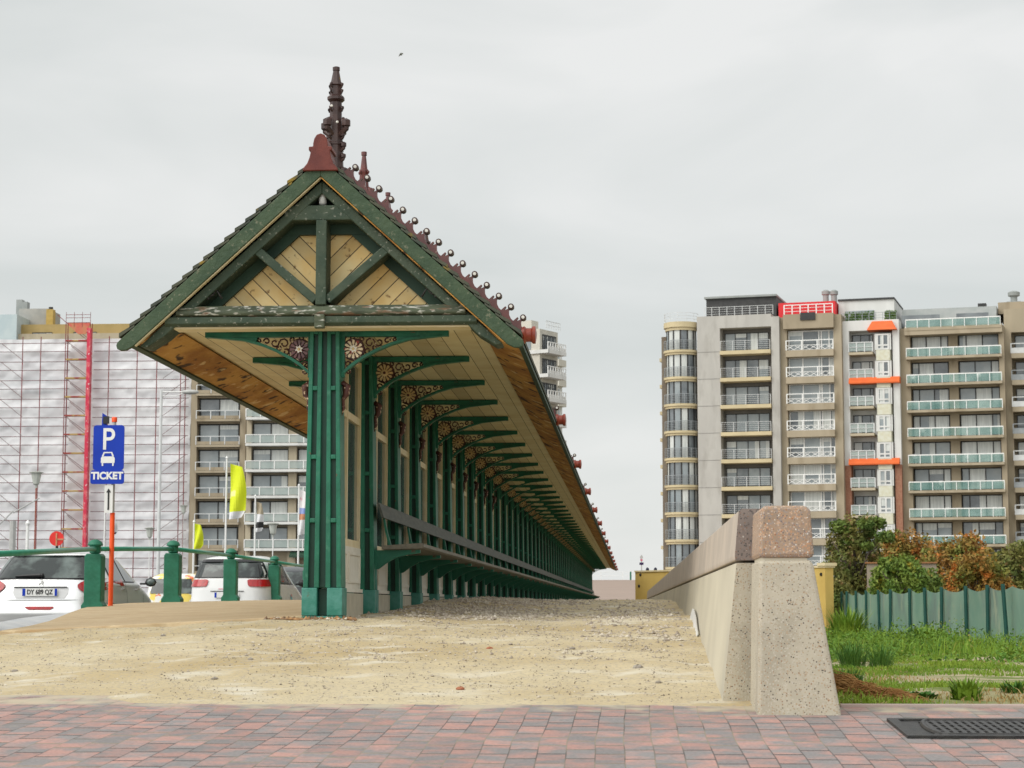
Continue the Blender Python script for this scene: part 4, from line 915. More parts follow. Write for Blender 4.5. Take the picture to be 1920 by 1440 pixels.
# round bays
cu, cr_ = fa.u(1275), (fa.u(1308) - fa.u(1241)) / 2
def arc_prism(r0, r1, z0, z1, a0=-100, a1=100, n=24, mi=0, b=None):
    b = b or MB(); po = [(cu + r1 * math.sin(R(t)), 1.2 - r1 * math.cos(R(t))) for t in np.linspace(a0, a1, n)]; pi_ = [(cu + r0 * math.sin(R(t)), 1.2 - r0 * math.cos(R(t))) for t in np.linspace(a1, a0, n)]
    b.prism(po + pi_, z0, z1, mi, 'z'); return b
ztop = fa.z(604, 1275)
arc_prism(.1, cr_ * .8, 0, ztop - .4).build('bay_core', wall_cream, fa.th)
for i in range(10):
    z = fa.z(657, 1275) - fl * i
    b = arc_prism(.2, cr_ * 1.0, z - .22, z + .02); arc_prism(.2, cr_ * .93, z - .45, z - .225, b=b); o = b.build('balcony', slab_yellow, fa.th)
    b = MB()
    for k in range(6): arc_prism(cr_ * .955, cr_ * .98, z + .12 + k * .17, z + (.15 if k < 5 else .18) + k * .17, b=b)
    for t in range(-90, 91, 22): b.box(cu + cr_ * .967 * math.sin(R(t)) - .02, cu + cr_ * .967 * math.sin(R(t)) + .02, 1.2 - cr_ * .967 * math.cos(R(t)) - .02, 1.2 - cr_ * .967 * math.cos(R(t)) + .02, z, z + 1.0)
    b.build('railing', metal_d, o)
    b = MB()
    for t in (-75, -48, -20, 8, 36, 64, 90): arc_prism(cr_ * .8, cr_ * .84, z + .02, z + fl - .45, t - 2.5, t + 2.5, 3, b=b)
    o = b.build('window', frame_d, fa.th); b = MB()
    for t in (-75, -48, -20, 8, 36, 64):
        arc_prism(cr_ * .8, cr_ * .815, z + .02, z + fl - .45, t + 3, t + 25, 5, random.choice((0, 1, 1, 2, 2)), b=b)
    b.build('pane', [gl_dark, gl_mid, gl_curt], o)
b = arc_prism(.2, cr_ * .98, ztop - .55, ztop); arc_prism(.2, cr_ * .9, ztop - .85, ztop - .555, b=b); b.build('bay_roof', slab_yellow, fa.th)
b = MB()
for k in range(3): arc_prism(cr_ * .93, cr_ * .95, ztop + .3 + k * .3, ztop + .33 + k * .3, b=b)
for t in range(-90, 91, 30): b.box(cu + cr_ * .94 * math.sin(R(t)) - .015, cu + cr_ * .94 * math.sin(R(t)) + .015, 1.2 - cr_ * .94 * math.cos(R(t)), 1.23 - cr_ * .94 * math.cos(R(t)), ztop, ztop + .95)
b.build('roof_railing', metal_l, fa.th)
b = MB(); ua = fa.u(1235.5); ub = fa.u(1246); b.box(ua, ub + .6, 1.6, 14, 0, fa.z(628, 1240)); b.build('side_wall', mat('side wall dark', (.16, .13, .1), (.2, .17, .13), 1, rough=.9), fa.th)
b = MB()
for i in range(9): z = fa.z(668, 1240) - fl * i; b.box(ua - .25, ua + .1, 1.7, 6, z - .35, z)
b.build('side_balcony', slab_yellow, fa.th)
b = MB(); b.box(fa.u(1318), fa.u(1452), 2.5, 11, zt - .2, fa.z(558, 1400, 2.5)); o = b.build('penthouse', roof_dark, fa.th)
b = MB(); b.box(fa.u(1315), fa.u(1453), 2.2, 11.2, fa.z(558, 1400, 2.5) + .01, fa.z(556, 1400, 2.5) + .1); b.build('roof_edge', roof_grey, o)
b = rail_bars(fa.u(1322), fa.u(1452), .3, zt, .95, 4, 9, .025); b.build('roof_railing', metal_l, fa.th)

# ---- tan building with white frames and a red penthouse
fb_ = Fac('apartment_building', 'narrow tan apartment building with white window frames and red penthouse', 'building', 1464, 205.5, A)
u0, u1, w0, w1 = fb_.u(1464.5), fb_.u(1582), fb_.u(1479), fb_.u(1567)
zt = fb_.z(590, 1520)
flb = (fb_.z(657, 1520) - fb_.z(959, 1520)) / 6; zf = [fb_.z(657, 1520) - i * flb for i in range(10)]
b = MB(); b.box(u0, w0, -.2, 12, 0, zt - .2); b.box(w1, u1, -.2, 12, 0, zt - .1); b.box(w0, w1, 1.0, 12, 0, zt - .5)
b.build('wall', wall_tan, fb_.th)
b = MB(); b.box(fb_.u(1474), w1 + .1, -.8, 1.0, fb_.z(617, 1520), zt); b.build('parapet', wall_tan2, fb_.th)
for i, z in enumerate(zf):
    window(fb_.th, w0 + .05, w1 - .05, z + .05, z + flb - .62, .4, [1.5, 1.7, .25, .8, .5], frame=white_p, t=.12, pal=[0, 1, 1, 2])
    b = MB(); b.box(w0 - .05, w1 + .05, -.75, 1.0, z - .68, z - .02); o = b.build('balcony', wall_tan, fb_.th)
    rb = rail_bars(w0, w1, -.7, z, 1.0, 2, 3, .05)
    for k in range(6): ua_, ub_ = w0 + (w1 - w0) * k / 6, w0 + (w1 - w0) * (k + 1) / 6; rb.beam((ua_, z + .05), (ub_, z + .5), .05, -.69, -.67); rb.beam((ua_, z + .5), (ub_, z + .05), .05, -.672, -.652)
    rb.build('railing', white_p, o)
b = MB(); b.box(fb_.u(1459), fb_.u(1567), 1.5, 9, zt - .3, fb_.z(566, 1520, 1.5)); b.build('penthouse', roof_red, fb_.th)
b = rail_bars(fb_.u(1476), w1, -.6, zt, 1.0, 3, 6, .05); b.build('roof_railing', white_p, fb_.th)
b = MB(); b.box(fb_.u(1507), fb_.u(1535), -.95, -.85, fb_.z(602, 1520), fb_.z(588, 1520)); b.build('parapet_panel', frame_d, fb_.th)
for px in (1540, 1556):
    b = MB(); uu = fb_.u(px); zz = fb_.z(562, px, 5); b.lathe([(.3, zz - 1.2), (.3, zz + .45), (.42, zz + .5), (.42, zz + .85), (.2, zz + 1.0)], uu, 5, 12); b.build('roof_vent', roof_grey, fb_.th, smooth='auto')

# ---- white building with orange bands
fc = Fac('apartment_building', 'white apartment building with orange roof bands and a glazed bay', 'building', 1582, 205, A)
u0, u1 = fc.u(1583), fc.u(1690.5); ub0, ub1, uv0, uv1 = fc.u(1596), fc.u(1641), fc.u(1643), fc.u(1678)
zt = fc.z(602, 1600); zbr = fc.z(872, 1640)
flc = (fc.z(661, 1610) - fc.z(966, 1610)) / 6; zf = [fc.z(661, 1610) - i * flc for i in range(9)]
b = MB(); b.box(u0, ub0, -.2, 12, zbr, zt); b.box(uv1, u1, -.2, 12, zbr, zt); b.box(ub0, uv1, -.2, 3, zf[0] + flc * .8, zt); b.box(ub0, uv1, 1.5, 12, 0, zt - .2); b.build('wall', wall_white, fc.th)
b = MB(); b.box(u0, ub0, -.2, 12, 0, zbr - .01); b.box(uv1, u1, -.2, 12, 0, zbr - .01); b.build('brick_wall', brick_red, fc.th)
bw = mat('bay panel cream', (.55, .53, .4), (.6, .6, .5), 3, rough=.7)
for i, z in enumerate(zf):
    window(fc.th, ub0 + .1, ub1 - .2, z, z + flc * .72, 1.4, [1, 1, .4], frame=frame_d, pal=[0, 0, 1])
    b = MB(); b.box(ub0, ub1, -.55, 1.5, z - .28, z - .02); o = b.build('balcony', wall_cream, fc.th)
    b = rail_bars(ub0, ub1, -.5, z, 1.0, 2, 3, .05)
    b.build('railing', metal_l, o); b = MB(); b.box(ub0 + .05, ub1 - .05, -.49, -.46, z + .08, z + .95); b.build('glass_panel', gl_pale, o)
    b = MB(); b.prism([(uv0, 1.5), (uv0 + .25, -.6), (uv1 - .25, -.6), (uv1, 1.5)], z - .95, z + .12, 0, 'z'); b.build('bay_panel', bw, fc.th)
    window(fc.th, uv0 + .3, uv1 - .3, z + .14, z + flc - .98, -.58, [1, 1], frame=wall_white, t=.16, pal=[0, 0, 1], transom=.28)
    b = MB(); b.box(uv0 + .12, uv0 + .29, -.5, 1.5, z + .13, z + flc - .96); b.box(uv1 - .29, uv1 - .12, -.5, 1.5, z + .13, z + flc - .96); b.build('bay_post', wall_white, fc.th)
for y0_, y1_ in ((708, 720), (860, 872)):
    b = MB(); za, zb = fc.z(y1_, 1640), fc.z(y0_, 1640); b.prism([(-.9, za), (-.9, za + .15), (-.5, zb), (.5, zb), (.5, za)], fc.u(1593, 0, y0_), fc.u(1685, 0, y0_) + .15, 0, 'x'); b.build('roof_band', roof_orange, fc.th)
b = MB(); za, zb = fc.z(620, 1655), fc.z(603, 1655); a0, a1 = fc.u(1627, 0, 620), fc.u(1683, 0, 620)
b.add([(a0, -.9, za), (a1, -.9, za), (a1, 1, za), (a0, 1, za), (a0 + .5, -.5, zb), (a1 - .5, -.5, zb), (a1 - .5, 1, zb), (a0 + .5, 1, zb)], [(0, 3, 2, 1), (4, 5, 6, 7), (0, 1, 5, 4), (1, 2, 6, 5), (2, 3, 7, 6), (3, 0, 4, 7)])
b.build('bay_roof', roof_orange, fc.th)
b = MB(); b.box(fc.u(1572), fc.u(1678), 2, 10, zt - .3, fc.z(563, 1620, 2)); o = b.build('penthouse', wall_white, fc.th)
b = MB(); b.box(fc.u(1571), fc.u(1679), 1.8, 10.2, fc.z(563, 1620, 2) + .01, fc.z(562, 1620, 2) + .12); b.build('roof_edge', roof_dark, o)
b = MB(); b.box(fc.u(1585), fc.u(1640), 1.85, 1.98, zt, zt + 1.3); b.build('glazing', gl_mid, o)
for q in ((1587, 1640), (1662, 1683)):
  b = MB()
  for _ in range(150):
    uu = fc.u(random.uniform(*q)); zz = zt + random.uniform(0, .8); b.prism([(uu, zz), (uu + .22, zz + .05), (uu + .1, zz + .25)], .1 + random.random() * .6, .12 + random.random() * .6)
  b.build('roof_plant', plant_g, fc.th)
rail_bars(fc.u(1583), fc.u(1686), 0.02, zt, .8, 3, 8, .025).build('roof_railing', metal_d, fc.th)

# ---- wide tan building with green glass balconies
fd = Fac('apartment_building', 'wide tan apartment building with long green glass balconies', 'building', 1691, 204.5, A)
u0, u1 = fd.u(1691), fd.u(1888); m0, m1 = fd.u(1704), fd.u(1884); zt = fd.z(612, 1790)
fld = (fd.z(668, 1790) - fd.z(970, 1790)) / 6; zf = [fd.z(668, 1790) - i * fld for i in range(9)]
mid = fd.u(1790)
b = MB(); b.box(u0, m0 + .35, -.2, 12, 0, zt - .05); b.box(m1 - .3, u1, -.2, 12, 0, zt - .05); b.box(mid - .4, mid + .5, .55, 12, 0, zt - .1); b.box(m0, m1, 1.25, 12, 0, zt - .08)
for z in zf: b.box(m0 + .351, mid - .401, .5, 1.249, z + fld - .42, z + fld - .2); b.box(mid + .501, m1 - .301, .5, 1.249, z + fld - .42, z + fld - .2)
b.build('wall', wall_tan2, fd.th)
b = MB(); b.box(m0 - .1, m1 + .1, -.9, 1, zf[0] + fld - .5, zt); b.build('parapet', wall_tan, fd.th)
for i, z in enumerate([zt - .12] + zf):
    if i:
        cols = [[.8, 1.7, 1.7], [1.6, 1.6, .8]]; random.shuffle(cols)
        window(fd.th, m0 + .4, mid - .45, z + .05, z + fld - .43, .9, cols[0], t=.1, pal=[0, 1, 1, 2, 2]); window(fd.th, mid + .55, m1 - .35, z + .05, z + fld - .43, .9, cols[1], t=.1, pal=[0, 1, 1, 2, 2])
    b = MB(); b.box(m0, m1, -.95, 1.2, z - .27, z - .02); o = b.build('balcony', wall_tan, fd.th)
    b = MB(); b.box(m0 + .03, m1 - .03, -.93, -.87, z + .78, z + .88)
    for k in range(9): uu = m0 + .05 + (m1 - m0 - .1) * k / 8; b.box(uu - .03, uu + .03, -.94, -.88, z - .02, z + .77)
    b.build('railing', white_p, o)
    b = MB(); b.box(m0 + .05, m1 - .05, -.91, -.89, z + .04, z + .77); b.build('glass_panel', gl_teal, o)
b = MB(); za = zt; zb = fd.z(575, 1790, 2.5); b.prism([(1.6, za), (3.2, zb), (12, zb), (12, za)], u0, fd.u(1872), 0, 'x'); b.build('roof', roof_grey, fd.th)
b = MB(); b.box(fd.u(1693), fd.u(1765), 1.5, 1.95, zt + .3, zt + 1.5); b.box(fd.u(1797), fd.u(1858), 1.5, 1.95, zt + .3, zt + 1.5); b.build('dormer', gl_dark, fd.th)
b = MB(); b.box(fd.u(1835), fd.u(1851), 4, 5, zb, zb + .45); b.build('roof_hatch', frame_d, fd.th)

# white chairs standing on the long balconies
def chair(fac, u, w_, z, rz):
    b = MB()
    for x in (-.22, .18):
        for y in (-.2, .2): b.box(x, x + .05, y - .025, y + .025, 0, .44)
    b.box(-.24, .24, -.23, .23, .44, .48); b.box(-.24, .24, .2, .235, .49, .95); b.box(-.26, -.21, -.2, .2, .62, .66); b.box(.21, .26, -.2, .2, .62, .66)
    o = b.build('garden_chair', white_p, None, fac.o + fac.X * u + fac.Y * w_ + Vector((0, 0, z)))
    o.rotation_euler = (0, 0, fac.a + rz)
    return tag(o, 'small white garden chair on a green glass balcony of the wide tan building', 'chair', 'white garden chairs on the glass balconies')
for fi, pxs in ((0, (1785,)), (1, (1716, 1838)), (3, (1732, 1776)), (4, (1718, 1790, 1812)), (5, (1760,)), (6, (1772, 1866))):
    for q in pxs: chair(fd, fd.u(q), -.45, zf[fi] + .0, random.uniform(-.8, .8))
# ---- tan building at the right edge
fe = Fac('apartment_building', 'tan apartment building cut off by the right edge of the view', 'building', 1889, 204, A)
u0 = fe.u(1889); u1 = u0 + 14; wl = fe.u(1902); zt = fe.z(580, 1900)
b = MB(); b.box(u0, wl, -.3, 12, 0, zt); b.box(wl, u1, 1.2, 12, 0, zt); b.box(wl, u1, -.3, 1.2, zf[0] + fld * .9, zt); b.build('wall', wall_tan, fe.th)
for i in range(9):
    z = fe.z(664, 1905) - i * fld
    window(fe.th, wl + .3, u1 - 1, z + .1, z + fld - .7, .9, [1, 1.4, 1.2, 1.4, 1.2, 1.4])
    b = MB(); b.box(wl, u1, -.95, 1.2, z - .5, z - .02); o = b.build('balcony', wall_tan, fe.th)
    b = rail_bars(wl, u1, -.9, z, 1.0, 1, 10, .06); b.box(wl + .05, u1, -.88, -.85, z, z + .55); b.build('railing', metal_d if i % 2 else metal_l, o)
b = MB(); b.box(fe.u(1875), u1, 3, 11, zt, fe.z(566, 1900, 3)); b.build('penthouse', wall_tan2, fe.th)
b = MB(); uu = fe.u(1904); zz = fe.z(566, 1900, 3); b.box(uu - .7, uu + .7, 4.3, 5.7, zz, zz + .25); b.lathe([(.35, zz + .25), (.35, zz + .8), (.6, zz + .9), (.62, zz + 1.25), (.3, zz + 1.4)], uu, 5, 12); b.build('roof_vent', roof_grey, fe.th, smooth='auto')

# ---- left row -----------------------------------------------------------------
B_ = 4.0
f1 = Fac('apartment_building', 'long apartment building wrapped in white sheeting behind a scaffold', 'building', 0, 226, B_)
u0, u1 = f1.u(-60), f1.u(357); zt = f1.z(607, 150)
b = MB(); b.box(u0, u1, 0, 12, 0, f1.z(625, 150)); b.build('wall', wall_cream, f1.th)
b = MB(); b.box(f1.u(28), f1.u(262), 1.0, 12, f1.z(625, 150) + .01, zt + .1); b.build('attic', mat('attic ochre', (.38, .28, .12), (.34, .25, .1), 1, rough=.9), f1.th)
for xa, xb in ((50, 88), (128, 172), (219, 262)): window(f1.th, f1.u(xa), f1.u(xb), f1.z(633, 100), f1.z(621, 100), .88, [1, 1, 1], pal=[1, 1, 2])
b = MB(); b.box(f1.u(-60), f1.u(28), -.6, 11, f1.z(640, 0), f1.z(591, 10)); b.build('side_cladding', mat('pale blue cladding', (.42, .5, .52), (.48, .55, .56), 1, rough=.6), f1.th)
b = MB(); b.box(f1.u(8), f1.u(63), 4, 9, zt, f1.z(579, 30, 4)); b.build('lift_house', mat('lift house grey', (.36, .35, .32), (.3, .3, .28), 1, rough=.9), f1.th)
b = MB(); b.box(f1.u(65), f1.u(78), 3, 4, zt, f1.z(580, 70, 3)); b.lathe([(.25, f1.z(580, 70, 3)), (.25, f1.z(575, 70, 3))], f1.u(71.5), 3.5, 10, 1); b.build('chimney', [mat('chimney ochre', (.45, .32, .1), (.4, .28, .08), 2, rough=.9), frame_d], f1.th)
b = MB(); b.box(f1.u(8), f1.u(18), 5, 6, f1.z(579, 30, 4), f1.z(566, 10, 5)); b.box(-1, f1.u(3), 6, 7, zt, f1.z(562, 10, 6)); b.build('roof_vent', roof_grey, f1.th)
# scaffold
fs_ = Fac('scaffold', 'red tube scaffold with white sheeting and a stair tower in front of the long building', 'scaffold', 0, 223, B_)
sheet = mat('debris sheeting', (.66, .66, .68), (.74, .74, .75), .35, rough=.6, st=(.25, 1, 1.6), third=((.57, .58, .60), .5, .54, .68), fourth=((.72, .72, .74), .9, .6, .7))
ru, rz_ = fs_.u(-60), fs_.u(354); nx_, nz__ = 110, 120
zt = fs_.z(634, 150); Us, Zs = np.meshgrid(np.linspace(ru, rz_, nx_), np.linspace(0, zt, nz__)); Ys = np.zeros_like(Us)
lift = 35.9 * 223 / F
for i in range(nz__):
    for j in range(nx_): Ys[i, j] = .5 + .22 * nz2(Us[i, j] * .5, Zs[i, j], .9, 1) + .12 * nz2(Us[i, j] * .8, Zs[i, j] * 1.2, 1.9, 7) + .14 * abs(math.sin(math.pi * Zs[i, j] / lift)) + .05 * nz2(Us[i, j], Zs[i, j] * 3, 1.5, 5)
grid_mesh('sheeting', Us, Ys, Zs, sheet, fs_.th)
red_tube = mat('scaffold red', (.25, .03, .04), (.17, .05, .05), 2, rough=.5)
tower_red = mat('tower red', (.55, .02, .06), (.62, .1, .12), 1.5, rough=.5, ramp=(.5, .54), third=((.7, .5, .5), 4, .62, .66))
dark_tube = mat('scaffold dark', (.2, .1, .1), (.14, .1, .1), 2, rough=.5)
for px in (-8, 43, 77, 127.5, 205, 258, 295, 349, 340):
    b = MB(); u = fs_.u(px, 0, 640); b.tube([(u, 0, 0), (u, 0, zt + .2)], .055, 5); b.build('standard', red_tube, fs_.th)
for k in range(14):
    z = zt - .55 - k * lift
    if z < .5: break
    for dz in (0, -.95):
        for a, c in ((-60, 127), (172, 352)):
            b = MB(); b.tube([(fs_.u(a), -.02, z + dz), (fs_.u(c), -.02, z + dz)], .042, 5); b.build('ledger', dark_tube, fs_.th)
    for a, c, rv in ((-2, 40, 1), (303, 349, 0)):
        b = MB(); zz = (z, z - lift * .95) if rv else (z - lift * .95, z); b.tube([(fs_.u(a), -.06, zz[0]), (fs_.u(c), -.06, zz[1])], .03, 5); b.build('brace', dark_tube, fs_.th)
t0, t1 = fs_.u(127.5, 0, 640), fs_.u(173, 0, 640); ztw = fs_.z(607, 150)
st = MB(); 
for u in (t0, t1):
    for w_ in (-.9, -.1): st.tube([(u, w_, 0), (u, w_, ztw)], .05, 5)
for u in np.linspace(t0, t1, 4): st.tube([(u, -.9, ztw - .5), (u, -.9, ztw + 1.2)], .03, 5)
for z in (ztw, ztw + .55, ztw + .9): st.tube([(t0, -.9, z), (t1, -.9, z)], .03, 5)
st.tube([(t0 - 1, -.9, ztw + .9), (t0 + .3, -.9, ztw - .2)], .04, 5)
tower = st.build('stair_tower', red_tube, fs_.th)
b = MB(); b.box(t1 - .35, t1 + .05, -.95, -.1, 0, ztw - .6); b.build('hoist_mast', tower_red, tower)
plank = mat('scaffold plank', (.42, .28, .1), (.3, .06, .05), .9, rough=.8, ramp=(.5, .53))
for k in range(13):
    z = ztw - 2.1 - k * lift
    if z < 0: break
    b = MB(); b.box(t0, t1 - .36, -.9, -.15, z, z + .16); b.build('platform', plank, tower)
    for q in (.0, .5):
        b = MB(); b.tube([(t0 + .1 + q, -.8, z + lift - q), (t1 - .4, -.8, z + .45 - q * .6)], .035, 5); b.build('stair_stringer', dark_tube, tower)
b = MB(); b.prism([(t0, ztw), (t1, ztw), (t1 - .5, ztw - 1.3), (t0 + 1.4, ztw - 1.3)], -.9, -.8); b.build('head_platform', mat('head boards', (.5, .2, .1), (.55, .1, .08), 1.5, rough=.7), tower)

# ---- tan tower with single window column
f2 = Fac('apartment_building', 'slim grey tan apartment building with dark window bays beside the scaffold', 'building', 358, 222, B_)
u0, u1, w0, w1 = f2.u(357.5), f2.u(461), f2.u(369), f2.u(450); zt = f2.z(560, 400)
fl2 = (f2.z(786, 410) - f2.z(1028, 410)) / 5; zf = [f2.z(786, 410) + (3 - i) * fl2 for i in range(10)]
b = MB(); b.box(u0, w0, -.2, 12, 0, zt); b.box(w1, u1, -.2, 12, 0, zt); b.box(w0, w1, .8, 12, 0, zt)
for z in zf: b.box(w0 + .001, w1 - .001, .1, .799, z + fl2 - .48, z + fl2 - .3)
b.build('wall', wall_tan2, f2.th)
for z in zf:
    window(f2.th, w0 + .1, w1 - .25, z + .0, z + fl2 - .5, .6, [1, 1], t=.13, pal=[0, 1, 1])
    b = MB(); b.box(w0 - .05, w1 + .05, -.6, .75, z - .28, z - .03); o = b.build('balcony', wall_tan, f2.th)
    b = rail_bars(w0, w1, -.55, z, .95, 1, 3, .045); b.build('railing', metal_l, o)
    b = MB(); b.box(w0 + .05, w1 - .05, -.54, -.52, z, z + .35); b.build('infill', wall_tan2, o)
# ---- cream building with white balcony bands
f3 = Fac('apartment_building', 'cream apartment building with white balcony bands partly hidden by the green pier', 'building', 461, 221.5, B_)
u0, u1 = f3.u(461.5), f3.u(700); zt = f3.z(560, 500)
fl3 = (f3.z(783, 500) - f3.z(1028, 500)) / 5; zf = [f3.z(783, 500) + (3 - i) * fl3 for i in range(9)]
p_ = [f3.u(x) for x in (461.5, 471, 541, 556, 620, 636)]
b = MB(); b.box(p_[0], p_[1], 0, 12, 0, zt); b.box(p_[2], p_[3], 0, 12, 0, zt); b.box(p_[4], u1, 0, 12, 0, zt); b.box(p_[1], p_[2], 1, 12, 0, zt); b.box(p_[3], p_[4], 1, 12, 0, zt); b.build('wall', wall_cream, f3.th)
for z in zf:
    window(f3.th, p_[1] + .05, p_[2] - .05, z + .0, z + fl3 - .55, .55, [1, 1], t=.13, pal=[0, 1, 1, 2]); window(f3.th, p_[3] + .05, p_[4] - .05, z, z + fl3 - .55, .55, [1, 1], t=.13, pal=[0, 1, 2])
    b = MB(); b.box(p_[0] + .1, p_[4] + .5, -1.0, 1, z - .3, z - .02); o = b.build('balcony', wall_white, f3.th)
    rail_bars(p_[0] + .12, p_[4] + .4, -.96, z, .95, 1, 6, .05).build('railing', white_p, o)
    b = MB(); b.box(p_[0] + .15, p_[4] + .3, -.95, -.93, z + .05, z + .86); b.build('glass_panel', gl_pale, o)
b = MB(); b.prism([(0, f3.z(1043, 560)), (-1.6, f3.z(1046, 560)), (-1.6, f3.z(1042, 560)), (0, f3.z(1029, 560))], f3.u(549), f3.u(640), 0, 'x'); b.build('awning', dark_green, f3.th)

# ---- white building seen past the roof edge, turned to the sea
f4 = Fac('apartment_building', 'pale apartment block with stepped balconies visible past the shelter eave', 'building', 1012, 236, -58)
u0, u1 = f4.u(1012, 0, 640), f4.u(1046, 0, 700); zt = f4.z(602, 1012)
f4w = mat('far render', (.55, .52, .45), (.5, .48, .42), 1, rough=.85)
b = MB(); b.box(u0, u1, .0, 14, 0, zt - .9); b.build('wall', f4w, f4.th)
b = MB(); b.box(u0 + .6, u1 - 2, 1.5, 10, zt - .9, zt + .3); b.build('penthouse', f4w, f4.th)
fl4 = 2.85
for i in range(10):
    z = zt - 3.4 - i * fl4
    window(f4.th, u0 + .5, u1 - .5, z + .05, z + 1.9, -.1, [1] * 7, t=.12, pal=[0, 0, 1])
    b = MB(); b.box(u0 - .2, u1 - .2, -1.3, -.11, z - .45, z - .02); b.box(u0 - .25, u0 - .0, -1.3, 5, z - .45, z - .02); o = b.build('balcony', wall_white, f4.th)
    rail_bars(u0 - .2, u1 - .3, -1.25, z, .9, 1, 7, .05).build('railing', white_p, o)
    b = MB(); b.box(u0 - .2, u1 - .25, -1.24, -1.2, z - .02, z + .4); b.build('infill', wall_white, o)
    b = MB(); b.box(u0 - .06, u0 - .01, 1.2, 3.4, z + .1, z + 1.9); b.build('side_window', gl_mid, f4.th)
rail_bars(u0, u1 - 1, -.9, zt - .9, .9, 2, 8, .03).build('roof_railing', metal_l, f4.th)
f5 = Fac('apartment_building', 'pale rounded apartment block furthest along the seafront', 'building', 1040, 300, -62)
b = MB(); ua, ub = f5.u(1040, 0, 700), f5.u(1054, 0, 700); zt5 = f5.z(645, 1040); b.box(ua, ub, 0, 12, 0, zt5); b.box(ua + .1, ua + 3, 1, 6, zt5, zt5 + 1.6); b.build('wall', wall_white, f5.th)
for i in range(9):
    b = MB(); z = zt5 - 3 - i * 3; b.box(ua, ub, -.7, -.01, z - .3, z + .7); b.build('balcony', f4w, f5.th)
    b = MB(); b.box(ua + 1, ub - 1, -.05, -.01, z + .75, z + 2.3); b.build('window', gl_mid, f5.th)

# ------------------------------------------------------------------ far end: dike, railing, yellow wall, sign
dike = mat('dike paving', (.34, .26, .215), (.3, .23, .19), 1.2, rough=.9, st=(.2, 1, 1), bump=.1)
b = MB(); zt = (1136 - 1088) * 205 / F
b.add([(-25, 139, .06), (12, 139, .06), (12, 205, zt), (-25, 205, zt), (-25, 260, zt), (12, 260, zt), (-25, 260, -1.2), (12, 260, -1.2), (-25, 139, -1.2), (12, 139, -1.2)], [(0, 1, 2, 3), (3, 2, 5, 4), (4, 5, 7, 6), (0, 8, 9, 1), (1, 9, 7, 5, 2), (0, 3, 4, 6, 8)])
tag(b.build('sea_dike', dike), kind='structure')
fr = thing('dike_railing', 'thin white railing along the top of the distant dike', 'railing', (0, 205, zt))
b = MB()
for z in (.8, .42): b.tube([(-14, 0, z), (4, 0, z)], .018, 5)
for x in np.arange(-14, 4.1, 2.2): b.tube([(x, 0, 0), (x, 0, .8)], .025, 5)
b.build('rails', white_p, fr)
b = MB(); p = P(1182.5, 1087, 204.8); b.lathe([(.09, 0), (.09, .8), (.06, .85)], p.x, 0, 8); b.build('dark_post', post_green, fr)

yw = mat('yellow paint', (.58, .41, .12), (.52, .36, .1), 1.5, rough=.8, bump=.1)
pa, pb_ = P(1191, 1073, 77), P(1547, 1064, 68)
yl = thing('yellow_wall', 'low yellow wall with white end cap behind the concrete wall', 'wall', (pa.x, pa.y, 0))
dx, dy = pb_.x - pa.x, pb_.y - pa.y; ln = math.hypot(dx, dy); yl.rotation_euler = (0, 0, math.atan2(dy, dx))
b = MB(); b.box(0, ln, 0, .35, -1.1, pa.z); b.build('wall_body', yw, yl)
b = MB(); b.box(-.0, ln + .05, -.04, .39, pa.z + .001, pa.z + .06); b.box(ln - .32, ln + .1, -.08, .43, pa.z + .061, pa.z + .16); b.build('coping', cream, yl)
b = MB()
for px, py in ((1208.5, 1078), (1204, 1099)):
    q = P(px, py, 76.8); x_ = (q.x - pa.x); b.lathe([(.045, -.03), (.06, -.012), (.06, .0)], x_, 0, 10, 0, 'y', q.z)
q = pb_; b.lathe([(.05, -.03), (.06, -.01), (.06, 0)], ln - .2, 0, 10, 0, 'y', pa.z - .22)
b.build('wall_bolt', black_p, yl)
sg_ = P(1203, 1087, 150)
rs = thing('road_sign', 'small stack of round and square signs on a thin pole above the yellow wall', 'sign', sg_)
k = 150 / F
b = MB(); b.lathe([(.045, -1.5), (.045, 46 * k)], n=8); b.build('pole', grey_p, rs)
b = MB(); b.lathe([(.01, -.05), (3.0 * k, -.05), (3.0 * k, -.02), (.01, -.02)], 0, 0, 16, 0, 'y', 44 * k - .1); b.build('grey_disc', grey_p, rs)
b = MB(); b.lathe([(.01, -.06), (2.4 * k, -.06), (2.4 * k, -.02), (.01, -.02)], 0, 0, 16, 0, 'y', 36.5 * k); b.build('red_disc', mat('sign red', (.45, .1, .15), (.5, .2, .25), 8), rs)
b = MB(); b.box(-3.9 * k, 3.9 * k, -.06, -.02, 27.5 * k, 32 * k); b.build('dark_panel', mat('sign violet', (.03, .012, .07), None, 3), rs)
for px, hx in ((1214, 0), (1229, 1)):        # two heads showing above the yellow wall
    p = P(px, 1068, 120); zb = -.3
    b = MB(); s_ = 120 / F
    b.lathe([(.10, zb), (.14, zb + .5), (.15, p.z - .62), (.2, p.z - .35), (.19, p.z - .22), (.06, p.z - .14), (.055, p.z - .1)], 0, 0, 10)
    pe = b.build('person', mat('dark coat', (.02, .02, .05), None, 3), None, (p.x, p.y, 0), smooth=True)
    tag(pe, ['person in a dark coat, head just above the yellow wall beside the sign', 'person in dark clothes, head above the wall near the grey building'][hx], 'person', 'people behind the yellow wall')
    hb = MB(); hb.ball((0, 0, p.z), .115, 10, 0, .9, 1, 1.15); hb.build('hair', mat('dark hair', (.015, .015, .04), None, 3), pe, smooth=True)

